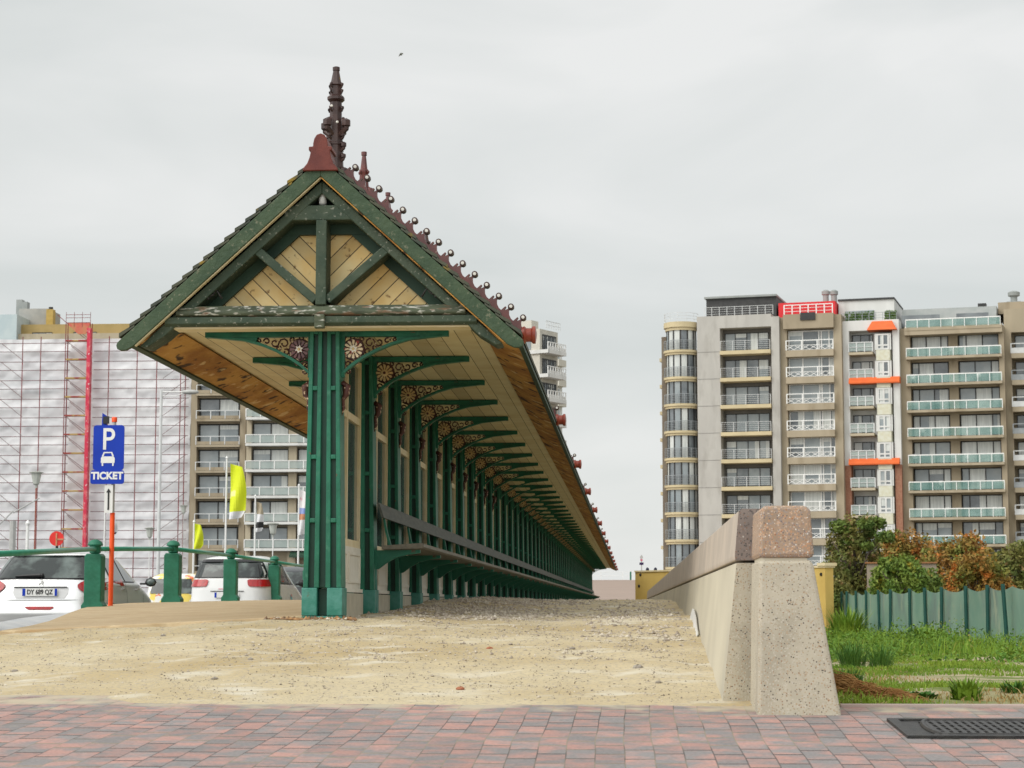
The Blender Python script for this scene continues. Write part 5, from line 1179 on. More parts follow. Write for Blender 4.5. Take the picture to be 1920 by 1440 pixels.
# ------------------------------------------------------------------ street lamps, flags, red disc
def cyl(b, x, y, z0, z1, r0, r1, n=8, mi=0): b.lathe([(r0, z0), (r1, z1)], x, y, n, mi); return b
def lantern(px, ptop, pbase, d, w_px, pole_m, label, split=None):
    p = P(px, 1136, d); k = d / F; o = thing('street_lamp', label, 'street lamp', (p.x, p.y, -.7), 0, 'seafront lantern lamps')
    zt = (1136 - ptop) * k + .7; r = w_px * k / 2; hb = min(1.1, 2.3 * r)
    b = MB(); b.lathe([(r * .12, 0), (r * .12, zt - hb - r * .9)], n=8); b.build('pole', pole_m, o)
    b = MB(); b.lathe([(r * .2, zt - hb - r * .9), (r * .25, zt - hb - r * .4), (r * .6, zt - hb - r * .1), (r * .95, zt - r * .5), (r * .95, zt - r * .35)], n=8); b.build('lantern', mat('lantern glass', (.5, .52, .48), (.42, .44, .4), 3, rough=.2), o)
    b = MB(); b.lathe([(r * 1.35, zt - r * .35), (r * 1.35, zt - r * .2), (r * .7, zt - r * .05), (r * .3, zt)], n=8); b.build('lantern_cap', mat('lantern cap', (.3, .31, .27), None, 3), o)
    return o
rust = mat('rust pole', (.30, .07, .03), (.24, .05, .02), 3, rough=.6)
lantern(62, 881, 1035, 110, 20, rust, 'lantern street lamp on a rust red pole in front of the scaffold')
lantern(278, 988, 1080, 110, 15, white_p, 'white lantern street lamp in front of the scaffold, left of the tall lamp')
lantern(510, 980, 1060, 130, 17, white_p, 'white lantern street lamp in front of the cream building')
lantern(341, 946, 1060, 150, 12, grey_p, 'small grey lantern street lamp at the right end of the scaffold')
p = P(295, 1136, 120); k = 120 / F
lp = thing('street_lamp', 'tall white street lamp with one arm and a flat oval head', 'street lamp', (p.x, p.y, -.7))
zt = (1136 - 727) * k + .7
b = MB(); b.lathe([(.11, 0), (.085, zt)], n=10); b.build('pole', metal_l, lp, smooth='auto')
b = MB(); b.tube([(0, 0, zt - .1), (43 * k, 0, zt - .1)], .04, 6); b.tube([(0, 0, zt - .35), (30 * k, 0, zt - .35), (43 * k, 0, zt - .15)], .03, 6); b.build('arm', white_p, lp)
b = MB(); b.ball((56 * k, 0, zt - .12), 17 * k, 12, 0, 1, .5, .28); b.build('lamp_head', grey_p, lp, smooth=True)
# bracket lamps (pale poles with slanting arms) by the scaffold foot
p = P(20, 1136, 100); k = 100 / F
lp = thing('street_lamp', 'pale post with slanting arms at the far left of the scaffold', 'street lamp', (p.x, p.y, -.7))
b = MB(); b.lathe([(.17, 0), (.15, (1136 - 975) * k + .7)], n=8); b.build('pole', grey_p, lp)
b = MB(); zz = (1136 - 960) * k + .7; b.tube([(0, 0, zz), (50 * k, 0, zz + 28 * k)], .035, 6); b.tube([(0, 0, zz + .1), (-26 * k, 0, zz - 22 * k)], .035, 6); b.build('arm', grey_p, lp)
b = MB(); p = P(48, 1136, 105)
lp = thing('street_lamp', 'short white post with a knob top, left of the red disc', 'street lamp', (p.x, p.y, -.7)); k = 105 / F
b.lathe([(.09, 0), (.08, (1136 - 985) * k + .7), (.13, (1136 - 980) * k + .7), (.03, (1136 - 974) * k + .7)], n=8); b.build('pole', white_p, lp)

def flag(px, top, bot, d, wpx, pole_top, pole_base, label, mats_, ppx=None, pole_m=None, name='flag', pw=.05):
    k = d / F; p = P(ppx or px, 1136, d); z0 = -.7
    o = thing(name, label, 'flag', (p.x, p.y, z0))
    b = MB(); b.lathe([(pw, 0), (pw * .7, (1136 - pole_top) * k - z0), (pw * 1.3, (1136 - pole_top) * k - z0), (pw * .3, (1136 - pole_top) * k - z0 + .08)], n=8); b.build('pole', pole_m or white_p, o)
    nu, nv = 8, 16; vs = []; x0_ = (px - (ppx or px)) * k
    for i in range(nv):
        t = i / (nv - 1); wv = wpx * k * (.55 + .45 * math.sin(min(1, .25 + t * 1.1) * math.pi * .62)) * (1 if t < .85 else 1 - (t - .85) * 1.8)
        for j in range(nu):
            s_ = j / (nu - 1); vs.append((x0_ + s_ * wv, .12 * math.sin(s_ * 5 + t * 4), (1136 - top - (bot - top) * (t * (1 - .1 * s_) + .06 * s_)) * k - z0))
    b = MB()
    for i in range(nv - 1):
        mi = 0
        if len(mats_) > 1:
            mi = int(np.clip(np.searchsorted([m[1] for m in mats_], (i + .5) / nv), 0, len(mats_) - 1))
        b.add([vs[i * nu + j] for j in range(nu)] + [vs[(i + 1) * nu + j] for j in range(nu)], [(j, j + 1, nu + j + 1, nu + j) for j in range(nu - 1)], mi)
    b.build('cloth', [m[0] for m in mats_], o, smooth=False); return o
lime = mat('flag lime', (.62, .7, .01), (.68, .74, .03), .8, rough=.7, third=((.8, .82, .3), 1.6, .64, .7)); fwhite = mat('flag white', (.75, .75, .75), (.68, .68, .7), 1, rough=.7)
fblue = mat('flag blue', (.15, .25, .55), (.3, .35, .6), 2, rough=.7); forange = mat('flag orange', (.6, .28, .15), None, 2, rough=.7); fpink = mat('flag pink print', (.75, .72, .72), (.75, .35, .4), 2.5, rough=.7, ramp=(.55, .62))
flag(428, 868, 974, 85, 31, 857, 1060, 'tall lime yellow flag with a white lower band on a white pole', [(lime, .8), (fwhite, 1)], 421)
flag(362, 981, 1030, 85, 17, 978, 1080, 'small lime yellow flag low beside the scaffold edge', [(lime, .97), (fwhite, 1)], 361)
flag(559, 917, 1004, 90, 17, 910, 1060, 'white banner flag with pink print and blue orange band next to the green pier', [(fpink, .38), (fblue, .48), (forange, .6), (fwhite, 1)], 558)
flag(478, 940, 998, 95, 14, 930, 1060, 'furled beige and black flag on a white and brown pole', [(mat('flag beige', (.4, .34, .24), None, 2), .35), (fwhite, .6), (mat('flag black', (.03, .03, .03), None, 2), .8), (fwhite, 1)], 476)
flag(205, 972, 1002, 95, 12, 925, 1060, 'white flag with a dark blue tip behind the orange sign post', [(fwhite, .8), (mat('flag navy', (.02, .05, .1), None, 2), 1)], 193)
p = P(107, 1010, 55); k = 55 / F
rd = thing('round_sign', 'red round sign seen behind the railing, left of the parking sign', 'sign', (p.x, p.y, -.7))
b = MB(); b.lathe([(.035, 0), (.035, p.z + .7)], n=8); b.build('pole', black_p, rd)
b = MB(); b.lathe([(.01, -.03), (14 * k, -.03), (14 * k, -.05), (.01, -.05)], 0, 0, 24, 0, 'y', p.z + .7); b.build('disc', mat('disc red', (.72, .03, .02), (.66, .02, .015), 2, rough=.4), rd)
b = MB(); b.box(-.02, .02, -.07, -.051, p.z + .5, p.z + .85); b.box(0, .2, -.07, -.051, p.z + .66, p.z + .7); b.build('bracket', forange, rd)

# gull ------------------------------------------------------------------------------
p = P(751.5, 102, 70); k = 70 / F
gl = thing('gull', 'small grey gull flying in the sky above the shelter', 'bird', p)
gm = mat('gull grey', (.3, .31, .3), (.24, .25, .24), 4)
b = MB(); b.ball((0, 0, 0), .035, 8, 0, 1, 2.6, 1); b.ball((.0, -.1, .01), .024, 6); b.prism([(-.02, 0), (.02, 0), (.03, .01), (-.03, .01)], .08, .15); b.build('body', gm, gl, smooth=True)
for s in (-1, 1):
    b = MB(); t = .055
    pts = [(0, .0, .0), (s * 2.0 * k, .02, s * 1.1 * k + .02), (s * 4.4 * k, .06, s * 2.6 * k)]
    vs = []
    for (x, y, z), c in zip(pts, (.09, .08, .02)): vs += [(x, y - c, z + .004), (x, y + c, z + .004), (x, y + c, z - .012), (x, y - c, z - .012)]
    b.add(vs, [(4 * i + j, 4 * i + (j + 1) % 4, 4 * i + 4 + (j + 1) % 4, 4 * i + 4 + j) for i in range(2) for j in range(4)] + [(0, 1, 2, 3), (8, 9, 10, 11)]); b.build('wing', gm, gl)

# ------------------------------------------------------------------ gravel and stones
def pebbles(pts, sizes, name, m, seed=1):
    rg = np.random.default_rng(seed); n = len(pts)
    base = np.array([(1, 0, 0), (0, 1, 0), (-1, 0, 0), (0, -1, 0), (0, 0, .7), (0, 0, -.7)], float)
    V = base[None] * (1 + .35 * rg.standard_normal((n, 6, 1)).clip(-1.2, 1.2)) * sizes[:, None, None]
    a = rg.uniform(0, 6.28, n); ca, sa = np.cos(a)[:, None], np.sin(a)[:, None]
    X = V[..., 0] * ca - V[..., 1] * sa; Y = V[..., 0] * sa + V[..., 1] * ca
    V = np.stack([X, Y, V[..., 2] * 1.05], 2) + pts[:, None, :]
    f = np.array([(0, 1, 4), (1, 2, 4), (2, 3, 4), (3, 0, 4), (1, 0, 5), (2, 1, 5), (3, 2, 5), (0, 3, 5)])
    Fc = (f[None] + 6 * np.arange(n)[:, None, None]).reshape(-1, 3)
    me = bpy.data.meshes.new(name); me.from_pydata(V.reshape(-1, 3).tolist(), [], Fc.tolist()); me.materials.append(m)
    o = bpy.data.objects.new(name, me); C.objects.link(o); return o
def hz(x, y):
    i = np.clip(np.searchsorted(ys, y) - 1, 0, len(ys) - 2); 
    u = (x - xmin_of(y)) / (.75 - xmin_of(y)); j = np.clip((u * (len(U) - 1)).astype(int), 0, len(U) - 1)
    t = (y - ys[i]) / (ys[i + 1] - ys[i]); return Zg[i, j] * (1 - t) + Zg[i + 1, j] * t
gravel_m = mat('gravel stones', (.50, .44, .35), (.27, .225, .18), 9, rough=.85, ramp=(.4, .6), third=((.6, .55, .46), 14, .6, .64))
def sprinkle(n, xr, yr, sz, wf=None):
    x = RNG.uniform(*xr, n); y = yr[0] * (yr[1] / yr[0]) ** RNG.uniform(0, 1, n)
    if wf is not None: kk = RNG.uniform(0, 1, n) < wf(x, y); x, y = x[kk], y[kk]
    s = RNG.uniform(sz[0], sz[1], len(x)) * RNG.choice([.7, 1, 1, 1.6], len(x))
    return np.stack([x, y, hz(x, y) + s * .15], 1), s
W1 = lambda x, y: np.clip(1.15 - np.abs(x + 1.7) / 1.2, .12, 1)
a1_, s1 = sprinkle(19000, (-2.65, .4), (18.6, 38), (.007, .018), W1)
a2, s2 = sprinkle(4200, (-5.4, .5), (11.4, 18.5), (.0025, .007))
a3, s3 = sprinkle(1700, (-3, .45), (14, 19), (.004, .012))
a4, s4 = sprinkle(1100, (-.4, .5), (15.5, 26), (.006, .017))
a5, s5 = sprinkle(9000, (-5.6, .5), (11.4, 20), (.0018, .005))
tag(pebbles(a5, s5, 'grit', mat('dark grit', (.12, .1, .08), (.26, .22, .17), 20, rough=.9), 9), kind='stuff')
tag(pebbles(np.concatenate([a1_, a2, a3, a4]), np.concatenate([s1, s2, s3, s4]), 'gravel', gravel_m), kind='stuff')
stone_m = mat('stone', (.33, .3, .25), (.23, .2, .17), 12, rough=.85, bump=.3); stone_r = mat('brick chip', (.35, .15, .08), (.3, .11, .06), 12, rough=.9)
def stone(px, py, r, m, label):
    d = ray(px, py); t = 11.0
    for _ in range(4000):
        q = d * (t / d.y)
        if q.z < float(hz(np.array([q.x]), np.array([t]))[0]): break
        t += .006
    q = d * (t / d.y); b = MB(); pr = random.Random(px)
    b.ball((0, 0, r * .25), r, 10, 0, 1.3, 1, .65)
    b.v = [(x + pr.uniform(-.18, .18) * r, y + pr.uniform(-.18, .18) * r, z + pr.uniform(-.15, .15) * r) for x, y, z in b.v]
    tag(b.build('stone', m, None, q), label, 'stone', 'loose stones on the sand')
for a in ((1196, 1254, .03, stone_m, 'grey stone lying on the sand near the concrete wall, largest of the loose ones'), (863, 1293, .02, stone_r, 'small reddish stone on the sand close to the brick paving'), (1234, 1281, .016, stone_m, 'dark flat stone on the sand right of the largest stone'),
          (402, 1274, .018, stone_m, 'dark stone on the open sand left of the shelter pier'), (470, 1237, .016, stone_m, 'dark stone on the sand below the tan terrace, nearest the pier'), (306, 1193, .018, stone_m, 'dark flat stone just below the edge of the tan terrace'),
          (1073, 1217, .018, stone_m, 'dark stone in the middle of the sand between shelter and wall'), (28, 1260, .02, stone_m, 'grey stone on the sand at the far left'), (1410, 1303, .03, stone_m, 'earthy stone tucked in the corner between wall and end block'), (918, 1217, .02, stone_r, 'flat reddish stone on the sand right of the pier')):
    stone(*a)
rub = mat('rubble', (.36, .2, .09), (.16, .1, .06), 9, rough=.9, ramp=(.4, .6), third=((.6, .54, .44), 12, .6, .64))
xr_ = RNG.uniform(-3.25, -2.45, 260); yr_ = 18.02 + RNG.normal(0, .05, 260) + .02 * np.sin(xr_ * 9); sr_ = RNG.uniform(.008, .03, 260)
tag(pebbles(np.stack([xr_, yr_, hz(xr_, yr_) + .005], 1), sr_, 'rubble', rub, 5), kind='stuff')
# broken masonry at the foot of the first piers
b = MB(); pr = random.Random(4)
q = P(685, 1158, 19.9)
b.add([(0, 0, 0), (.25, -.02, .0), (.27, .2, .02), (.02, .22, 0), (.02, .02, .09), (.24, .0, .07), (.25, .18, .1), (.05, .2, .09)], [(0, 3, 2, 1), (4, 5, 6, 7), (0, 1, 5, 4), (1, 2, 6, 5), (2, 3, 7, 6), (3, 0, 4, 7)])
tag(b.build('broken_slab', plinth_grey, None, (q.x - .02, q.y, q.z - .06), bevel=.012), 'broken pale slab lying at the foot of the second pier', 'slab')

# ------------------------------------------------------------------ plants
def leaf_cloud(name, centers, n, size, m, parent=None, loc=(0, 0, 0), seed=0, flat=.0, core=.35):
    """centers: (x,y,z,rx,ry,rz); leaves as small bent quads scattered through clumps"""
    rg = np.random.default_rng(seed); C_ = np.array(centers, float); vol = C_[:, 3] * C_[:, 4] * C_[:, 5]; vol = vol ** .75
    idx = rg.choice(len(C_), n, p=vol / vol.sum())
    d = rg.standard_normal((n, 3)); d /= np.linalg.norm(d, axis=1)[:, None]; r = rg.uniform(core, 1.15, n) ** .6
    c = C_[idx, :3] + d * r[:, None] * C_[idx, 3:]
    a = rg.standard_normal((n, 3)); a /= np.linalg.norm(a, axis=1)[:, None]; bvec = np.cross(a, rg.standard_normal((n, 3))); bvec /= np.linalg.norm(bvec, axis=1)[:, None]
    s = size * rg.uniform(.6, 1.4, n)[:, None]
    V = np.stack([c - a * s, c + bvec * s * .5, c + a * s, c - bvec * s * .5], 1).reshape(-1, 3)
    Fq = np.arange(4 * n).reshape(-1, 4)
    me = bpy.data.meshes.new(name); me.from_pydata(V.tolist(), [], Fq.tolist()); me.materials.append(m)
    o = bpy.data.objects.new(name, me); C.objects.link(o); o.location = loc
    if parent: o.parent = parent
    return o
lf_green = mat('leaf green', (.055, .11, .016), (.13, .18, .03), 1.3, rough=.7, third=((.2, .14, .02), 2.2, .6, .7))
lf_bright = mat('leaf bright', (.085, .16, .022), (.17, .23, .035), 1.6, rough=.7, third=((.32, .25, .02), 2.0, .6, .7))
lf_orange = mat('leaf orange', (.29, .145, .03), (.16, .185, .032), .9, rough=.7, ramp=(.42, .6), third=((.46, .15, .025), 1.4, .56, .66))
lf_mix = mat('leaf mixed', (.09, .13, .025), (.19, .165, .04), 1.0, rough=.7, third=((.32, .2, .09), 2.4, .6, .68))
bark = mat('bark', (.09, .07, .05), (.05, .04, .03), 6, rough=.9, bump=.3)
def clumps(w_, d_, h0, h1, n, seed, s=.34):
    rg = random.Random(seed); out = []
    for i in range(n):
        t = rg.random(); z = h0 + (h1 - h0) * rg.random(); kx = math.sqrt(max(.15, 1 - ((z - h0) / (h1 - h0) - .45) ** 2 * 2.4))
        r = rg.uniform(.45, 1.15) * s; out.append((rg.uniform(-1, 1) * w_ * kx, rg.uniform(-1, 1) * d_ * kx, z + rg.uniform(-.05, .05) * h1, r * w_ * .9, r * d_ * .9, r * (h1 - h0) * .6))
    return out
def tree(name, px0, px1, ptop, pbase, d, m, label, cat, n=4500, leaf=.16, seed=1, trunk=True, nc=26, skirt=.15, group=None):
    k = d / F; p = P((px0 + px1) / 2, 1136, d); z0 = -1.05; w_ = (px1 - px0) * k / 2; h = (1136 - ptop) * k - z0
    o = thing(name, label, cat, (p.x, p.y, z0), 0, group)
    if trunk:
        b = MB(); rg = random.Random(seed)
        b.tube([(0, 0, -.1), (.05 * w_, 0, h * .25), (-.04 * w_, .1, h * .5), (0, .1, h * .75)], [h * .035, h * .028, h * .02, h * .008], 8)
        for i in range(9):
            a = rg.uniform(0, 6.28); zz = h * rg.uniform(.2, .55); b.tube([(0, 0, zz), (w_ * .35 * math.cos(a), w_ * .35 * math.sin(a), zz + h * .15), (w_ * .75 * math.cos(a), w_ * .7 * math.sin(a), zz + h * rg.uniform(.2, .38))], [h * .016, h * .01, h * .004], 6)
        b.build('trunk', bark, o, smooth=True)
    leaf_cloud('crown', clumps(w_ * .85, w_ * .7, h * skirt, h * .93, nc, seed), n, leaf, m, o, seed=seed)
    return o
tree('tree', 1548, 1662, 972, 1140, 100, lf_mix, 'dark green tree with a forked trunk behind the wall end block', 'tree', 6500, .10, 3, True, 52, .22)
leaf_cloud('upper_crown', clumps(1.35, 1.1, 4.0, 5.15, 12, 31, .4), 2600, .10, lf_green, bpy.data.objects['tree'], (0.1, 0, 0), 32)
tree('bush', 1626, 1740, 1046, 1150, 84, lf_bright, 'bright green leafy bush rising above the mesh fence', 'bush', 9000, .085, 5, True, 70, .1, 'bushes beyond the fence')
tree('bush', 1618, 1765, 1008, 1150, 112, lf_orange, 'rusty brown bush behind the bright green one', 'bush', 11000, .11, 8, True, 80, .1, 'bushes beyond the fence')
tree('bush', 1712, 1866, 1010, 1150, 108, lf_orange, 'wide orange autumn bush in the middle of the fence', 'bush', 13000, .11, 9, True, 90, .1, 'bushes beyond the fence')
tree('bush', 1762, 1900, 1046, 1150, 88, lf_orange, 'low orange and dark green bush just behind the fence', 'bush', 12000, .09, 10, True, 80, .05, 'bushes beyond the fence')
tree('bush', 1838, 1975, 1026, 1150, 100, lf_mix, 'dark mixed bush at the right edge above the fence', 'bush', 11000, .11, 11, True, 80, .05, 'bushes beyond the fence')
tree('bush', 1540, 1606, 1090, 1150, 92, lf_mix, 'dark low bush beside the yellow wall end', 'bush', 4500, .09, 12, False, 40, .02, 'bushes beyond the fence')
tree('bush', 1660, 1790, 1075, 1150, 96, lf_green, 'dark green bush low between the bright bush and the orange one', 'bush', 6000, .1, 13, False, 50, .02, 'bushes beyond the fence')
# small weathered outbuilding among the bushes
p = P(1695, 1136, 98); k = 98 / F
ob = thing('outbuilding', 'small weathered grey outbuilding with lichen yellow edge behind the bright green bush', 'outbuilding', (p.x, p.y, -1.05), R(-6))
b = MB(); h1 = (1136 - 1058) * k + 1.05; b.prism([(-67 * k, 0), (68 * k, 0), (60 * k, h1), (-66 * k, h1)], 0, 2.5); b.build('wall', mat('weathered wall', (.26, .22, .16), (.3, .25, .2), 2, rough=.9, third=((.36, .26, .04), 1.5, .58, .66)), ob)
b = MB(); b.prism([(-69 * k, h1 + .001), (62 * k, h1 + .001), (62 * k, h1 + .07), (-69 * k, h1 + .07)], -.1, 2.6); b.build('roof_edge', mat('rust edge', (.3, .14, .06), (.25, .12, .05), 3, rough=.9), ob)

# fence of green mesh -------------------------------------------------------------------
FP = [1578, 1588, 1605, 1624, 1647, 1670, 1706, 1734, 1766, 1811, 1852, 1895, 1945]
fence = thing('mesh_fence', 'green screen mesh fence on dark green posts across the grassy lot', 'fence', (P(1895, 1136, 46).x, 46, -1.05))
fo = Vector(fence.location)
xL, yL = P(1578, 1136, 69).x, 69.0; xR, yR = P(1945, 1136, 43).x, 43.0
tops = []
for i, px in enumerate(FP):
    d = ray(px, 1136); # meet the fence line
    A_ = np.array([[d.x, -(xR - xL)], [d.y, -(yR - yL)]]); t, s_ = np.linalg.solve(A_, [xL, yL]); q = Vector((d.x * t, d.y * t, -1.05)); tops.append(q - fo)
netting = mat('screen netting', (.15, .28, .22), (.22, .34, .27), .9, rough=.8, alpha=.88, st=(1, 1, .6), third=((.15, .22, .2), .8, .5, .68), fourth=((.3, .36, .27), 1.4, .6, .7))
for i, (a, c) in enumerate(zip(tops[:-1], tops[1:])):
    nu = 10; vs = []
    dirn = (c - a); nrm = Vector((-dirn.y, dirn.x, 0)).normalized()
    for r_ in range(6):
        for j in range(nu + 1):
            t = j / nu; sag = .09 * math.sin(math.pi * t); q = a + dirn * t + nrm * (.06 + .03 * nz2(i * 3 + t * 3, r_ * .6, 1.1)); vs.append((q.x, q.y, .02 + (1.46 - sag) * r_ / 5))
    b = MB(); b.add(vs, [(r_ * (nu + 1) + j, r_ * (nu + 1) + j + 1, (r_ + 1) * (nu + 1) + j + 1, (r_ + 1) * (nu + 1) + j) for r_ in range(5) for j in range(nu)]); b.build('mesh_panel', netting, fence, smooth=True)
fpm = mat('fence post green', (.008, .06, .05), (.01, .075, .06), 3, rough=.5)
for i, q in enumerate(tops):
    b = MB(); lean = [0, .05, -.02, .03, -.05, .06, .02, -.04, .05, 0, .03, .16, 0][i]; b.tube([(lean * -.5, 0, -.1), (lean * -1.0 if i == 11 else 0, 0, 1.53)], .045 if i > 4 else .04, 8); b.build('fence_post', fpm, fence, (q.x, q.y, 0))

# grass -----------------------------------------------------------------------------------
def blades(name, n, xf, yr, hr, m, mask, seed, wd=.006, lean=.5):
    rg = np.random.default_rng(seed); y = yr[0] * (yr[1] / yr[0]) ** rg.uniform(0, 1, n); x0_, x1_ = xf
    x = x0_ + (x1_(y) - x0_) * rg.uniform(0, 1, n)
    kk = np.array([rg.uniform() < mask(a, c) for a, c in zip(x, y)]); x, y = x[kk], y[kk]; n = len(x)
    z = np.array([float(lotz(a, c)) + min(1, (c - 11.22)) * (.06 * nz2(a, c, .6, 2) + .03 * nz2(a, c, 1.7, 5)) for a, c in zip(x, y)])
    h = rg.uniform(*hr, n) * np.array([.65 + .7 * max(0, .5 + nz2(a, c, 1.1, 12)) for a, c in zip(x, y)]); ang = rg.uniform(0, 6.28, n); le = h * rg.uniform(.1, lean, n); w_ = wd * (y / 12) ** .8 * rg.uniform(.7, 1.4, n)
    px_, py_ = np.cos(ang) * w_, np.sin(ang) * w_; a2_ = rg.uniform(0, 6.28, n); lx, ly_ = np.cos(a2_) * le, np.sin(a2_) * le
    V = np.stack([np.stack([x - px_, y - py_, z - .01], 1), np.stack([x + px_, y + py_, z - .01], 1), np.stack([x + lx * .35 + px_ * .7, y + ly_ * .35 + py_ * .7, z + h * .6], 1), np.stack([x + lx, y + ly_, z + h], 1), np.stack([x + lx * .35 - px_ * .7, y + ly_ * .35 - py_ * .7, z + h * .6], 1)], 1).reshape(-1, 3)
    base = 5 * np.arange(n)[:, None]; fq = (base + np.array([[0, 1, 2, 4]])).tolist(); ft = (base + np.array([[4, 2, 3]])).tolist()
    me = bpy.data.meshes.new(name); me.from_pydata(V.tolist(), [], fq + ft); me.materials.append(m); o = bpy.data.objects.new(name, me); C.objects.link(o); return o
gr_g = mat('grass green', (.11, .22, .014), (.21, .30, .025), .9, rough=.7, third=((.27, .24, .05), 1.3, .6, .7))
gr_d = mat('grass deep green', (.04, .13, .014), (.09, .19, .025), 1.2, rough=.7)
gr_dry = mat('grass dry', (.34, .22, .08), (.40, .30, .13), 2, rough=.8)
gm1 = lambda a, c: max(0, min(1, .2 + 3.4 * nz2(a * .55, c * .26, 1, 21) + 1.2 * nz2(a, c, 1.3, 3)))
tag(blades('grass', 60000, (1.15, lambda y: .21 * y + .5), (11.35, 38), (.015, .06), gr_g, gm1, 5, .0042, 1.1), kind='stuff')
gm2 = lambda a, c: max(0, min(1, -.25 + 3 * nz2(a * .6, c * .3, 1, 33)))
tag(blades('dry_grass', 16000, (1.15, lambda y: .21 * y + .5), (11.3, 34), (.012, .04), gr_dry, gm2, 6, .0042, 1.8), kind='stuff')
wr = random.Random(3); wc = []
for i in range(520):
    y = wr.uniform(30, 64); x = wr.uniform(1.6, .205 * y + 1.2); k = max(0, min(1, (y - 27) / 12)) * (.6 + .9 * nz2(x, y, .25, 7))
    if k < .2: continue
    hgt = wr.uniform(.08, .40) * k + .05; wc.append((x, y, float(lotz(x, y)) + hgt * .6, wr.uniform(.3, .7), wr.uniform(.5, 1.2), hgt))
tag(leaf_cloud('weeds', wc, 42000, .035, mat('weed leaf', (.07, .17, .012), (.15, .25, .02), .8, rough=.7, third=((.30, .28, .05), 1.1, .6, .68), fourth=((.03, .09, .012), .9, .55, .68)), None, (0, 0, 0), 9), kind='stuff')
tag(blades('weed_stalks', 9000, (1.6, lambda y: .205 * y + 1), (30, 62), (.10, .45), gr_g, lambda a, c: max(0, min(1, (c - 30) / 14 + 1.2 * nz2(a, c, .3, 40))), 8, .0045, .7), kind='stuff')
def gpt(px, py):
    d = ray(px, py); t = 11.3
    while t < 70:
        q = d * (t / d.y)
        if q.z < float(lotz(q.x, t)): return q
        t += .02
    return d * (60 / d.y)
def tuft(name, px, py, wpx, hpx, n, m, label, cat, seed, leafy=0, group=None, spread=1.0):
    q = gpt(px, py); k = q.y / F; rg = random.Random(seed); b = MB(); W_, H_ = wpx * k / 2, hpx * k
    for i in range(n):
        a = rg.uniform(0, 6.28); r = W_ * math.sqrt(rg.random()) * .6; x, y = r * math.cos(a), r * math.sin(a); a += rg.uniform(-.9, .9); h = H_ * rg.uniform(.25, 1.05) * (1 - .35 * r / W_); l = W_ * rg.uniform(.2, spread); lx, ly_ = l * math.cos(a), l * math.sin(a); w_ = max(.004, .5 * k) * rg.uniform(.7, 1.5) * (1 + leafy)
        tx, ty = -math.sin(a) * w_, math.cos(a) * w_
        b.add([(x - tx, y - ty, -.02), (x + tx, y + ty, -.02), (x + lx * .4 + tx * (1 + leafy), y + ly_ * .4 + ty * (1 + leafy), h * .65), (x + lx, y + ly_, h), (x + lx * .4 - tx * (1 + leafy), y + ly_ * .4 - ty * (1 + leafy), h * .65)], [(0, 1, 2, 4), (4, 2, 3)])
    return tag(b.build(name, m, None, q, recalc=False), label, cat, group)
TG = 'weeds growing on the grassy lot'
tuft('grass_tuft', 1600, 1252, 70, 62, 260, gr_d, 'dark green grass tuft beside the end block, above the dry straw', 'grass tuft', 1, 0, TG)
tuft('grass_tuft', 1592, 1310, 64, 70, 260, gr_d, 'deep green grass tuft against the foot of the end block', 'grass tuft', 2, 0, TG)
tuft('grass_tuft', 1652, 1253, 64, 52, 220, gr_d, 'spiky blue green grass tuft right of the end block', 'grass tuft', 3, 0, TG)
tuft('weed_plant', 1728, 1318, 52, 24, 90, gr_d, 'low dark broad leaved weed near the paving edge', 'weed', 4, 2.2, TG, .9)
tuft('weed_plant', 1812, 1318, 70, 55, 160, gr_g, 'ragged weed with dry stalks near the paving edge at the right', 'weed', 5, .4, TG, .9)
tuft('weed_plant', 1640, 1318, 90, 34, 240, gr_g, 'low green weeds along the paving edge by the end block', 'weed', 6, 1, TG, .9)
tuft('weed_plant', 1905, 1312, 60, 40, 160, gr_d, 'dark weed at the right edge by the paving', 'weed', 7, .6, TG, .9)
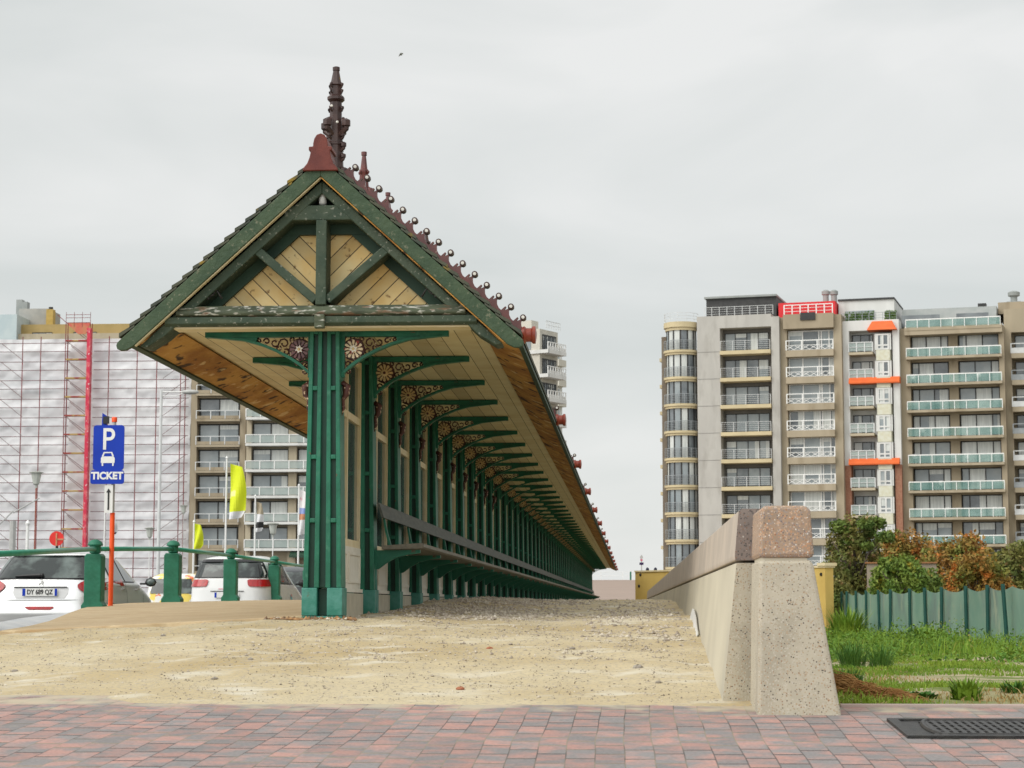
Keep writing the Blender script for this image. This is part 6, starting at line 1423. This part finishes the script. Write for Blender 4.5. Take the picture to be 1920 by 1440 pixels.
tuft('weed_plant', 1812, 1205, 70, 62, 260, lf_mix, 'tall brown seeded weed in front of the mesh fence', 'weed', 8, .8, TG, .6)
tuft('weed_plant', 1590, 1200, 90, 70, 320, gr_g, 'tall bright weeds just right of the end block before the fence', 'weed', 9, .6, TG, .6)
tuft('weed_plant', 1735, 1215, 90, 46, 260, gr_g, 'leafy yellow green weed clump halfway along the fence', 'weed', 10, 1.2, TG, .7)
tuft('weed_plant', 1890, 1205, 80, 60, 260, gr_d, 'tall dark weeds before the fence at the right', 'weed', 11, .6, TG, .6)
tuft('weed_plant', 1665, 1195, 100, 50, 300, gr_d, 'dark green weeds under the left part of the fence', 'weed', 12, .8, TG, .6)
# straw: a mat of dry brown stalks over a low earth bank
rg = random.Random(6); b = MB()
path = [P(x, y, d) for x, y, d in ((1560, 1262, 12.3), (1592, 1266, 12.3), (1615, 1281, 12.2), (1645, 1289, 12.1), (1675, 1293, 12.1), (1705, 1303, 12.0))]
wid = [.06, .08, .10, .13, .13, .08]
nst = 2600
for i in range(nst):
    t = rg.uniform(0, len(path) - 1.01); j = int(t); c = path[j].lerp(path[j + 1], t - j); wd = wid[j]
    a = rg.uniform(0, 6.28); r = wd * math.sqrt(rg.random()); gx, gyy = c.x + r * math.cos(a) * .8, c.y + r * math.sin(a) * 2.0
    g_ = float(lotz(gx, gyy)); top_ = g_ + max(.015, (c.z - g_) * (1 - (r / wd) ** 2)) + .01
    a2 = rg.gauss(-.5 if t < 2 else 0, .5 if t < 2 else 1.2); l = rg.uniform(.015, .06)
    dz = rg.uniform(-.6, .6) * l; z = rg.uniform(max(g_ - .01, top_ - .05), top_)
    ux, uy = math.cos(a2), math.sin(a2) * 1.2
    b.tube([(gx - l * ux, gyy - l * uy, z - dz), (gx, gyy, z + l * .2), (gx + l * ux, gyy + l * uy, z + dz * .4)], .0017, 3)
tag(b.build('straw_heap', mat('dry straw', (.30, .135, .035), (.42, .235, .08), 7, rough=.85, third=((.16, .08, .03), 5, .55, .7)), None, recalc=False), 'heap of dry orange brown straw on the grass by the end block', 'straw')
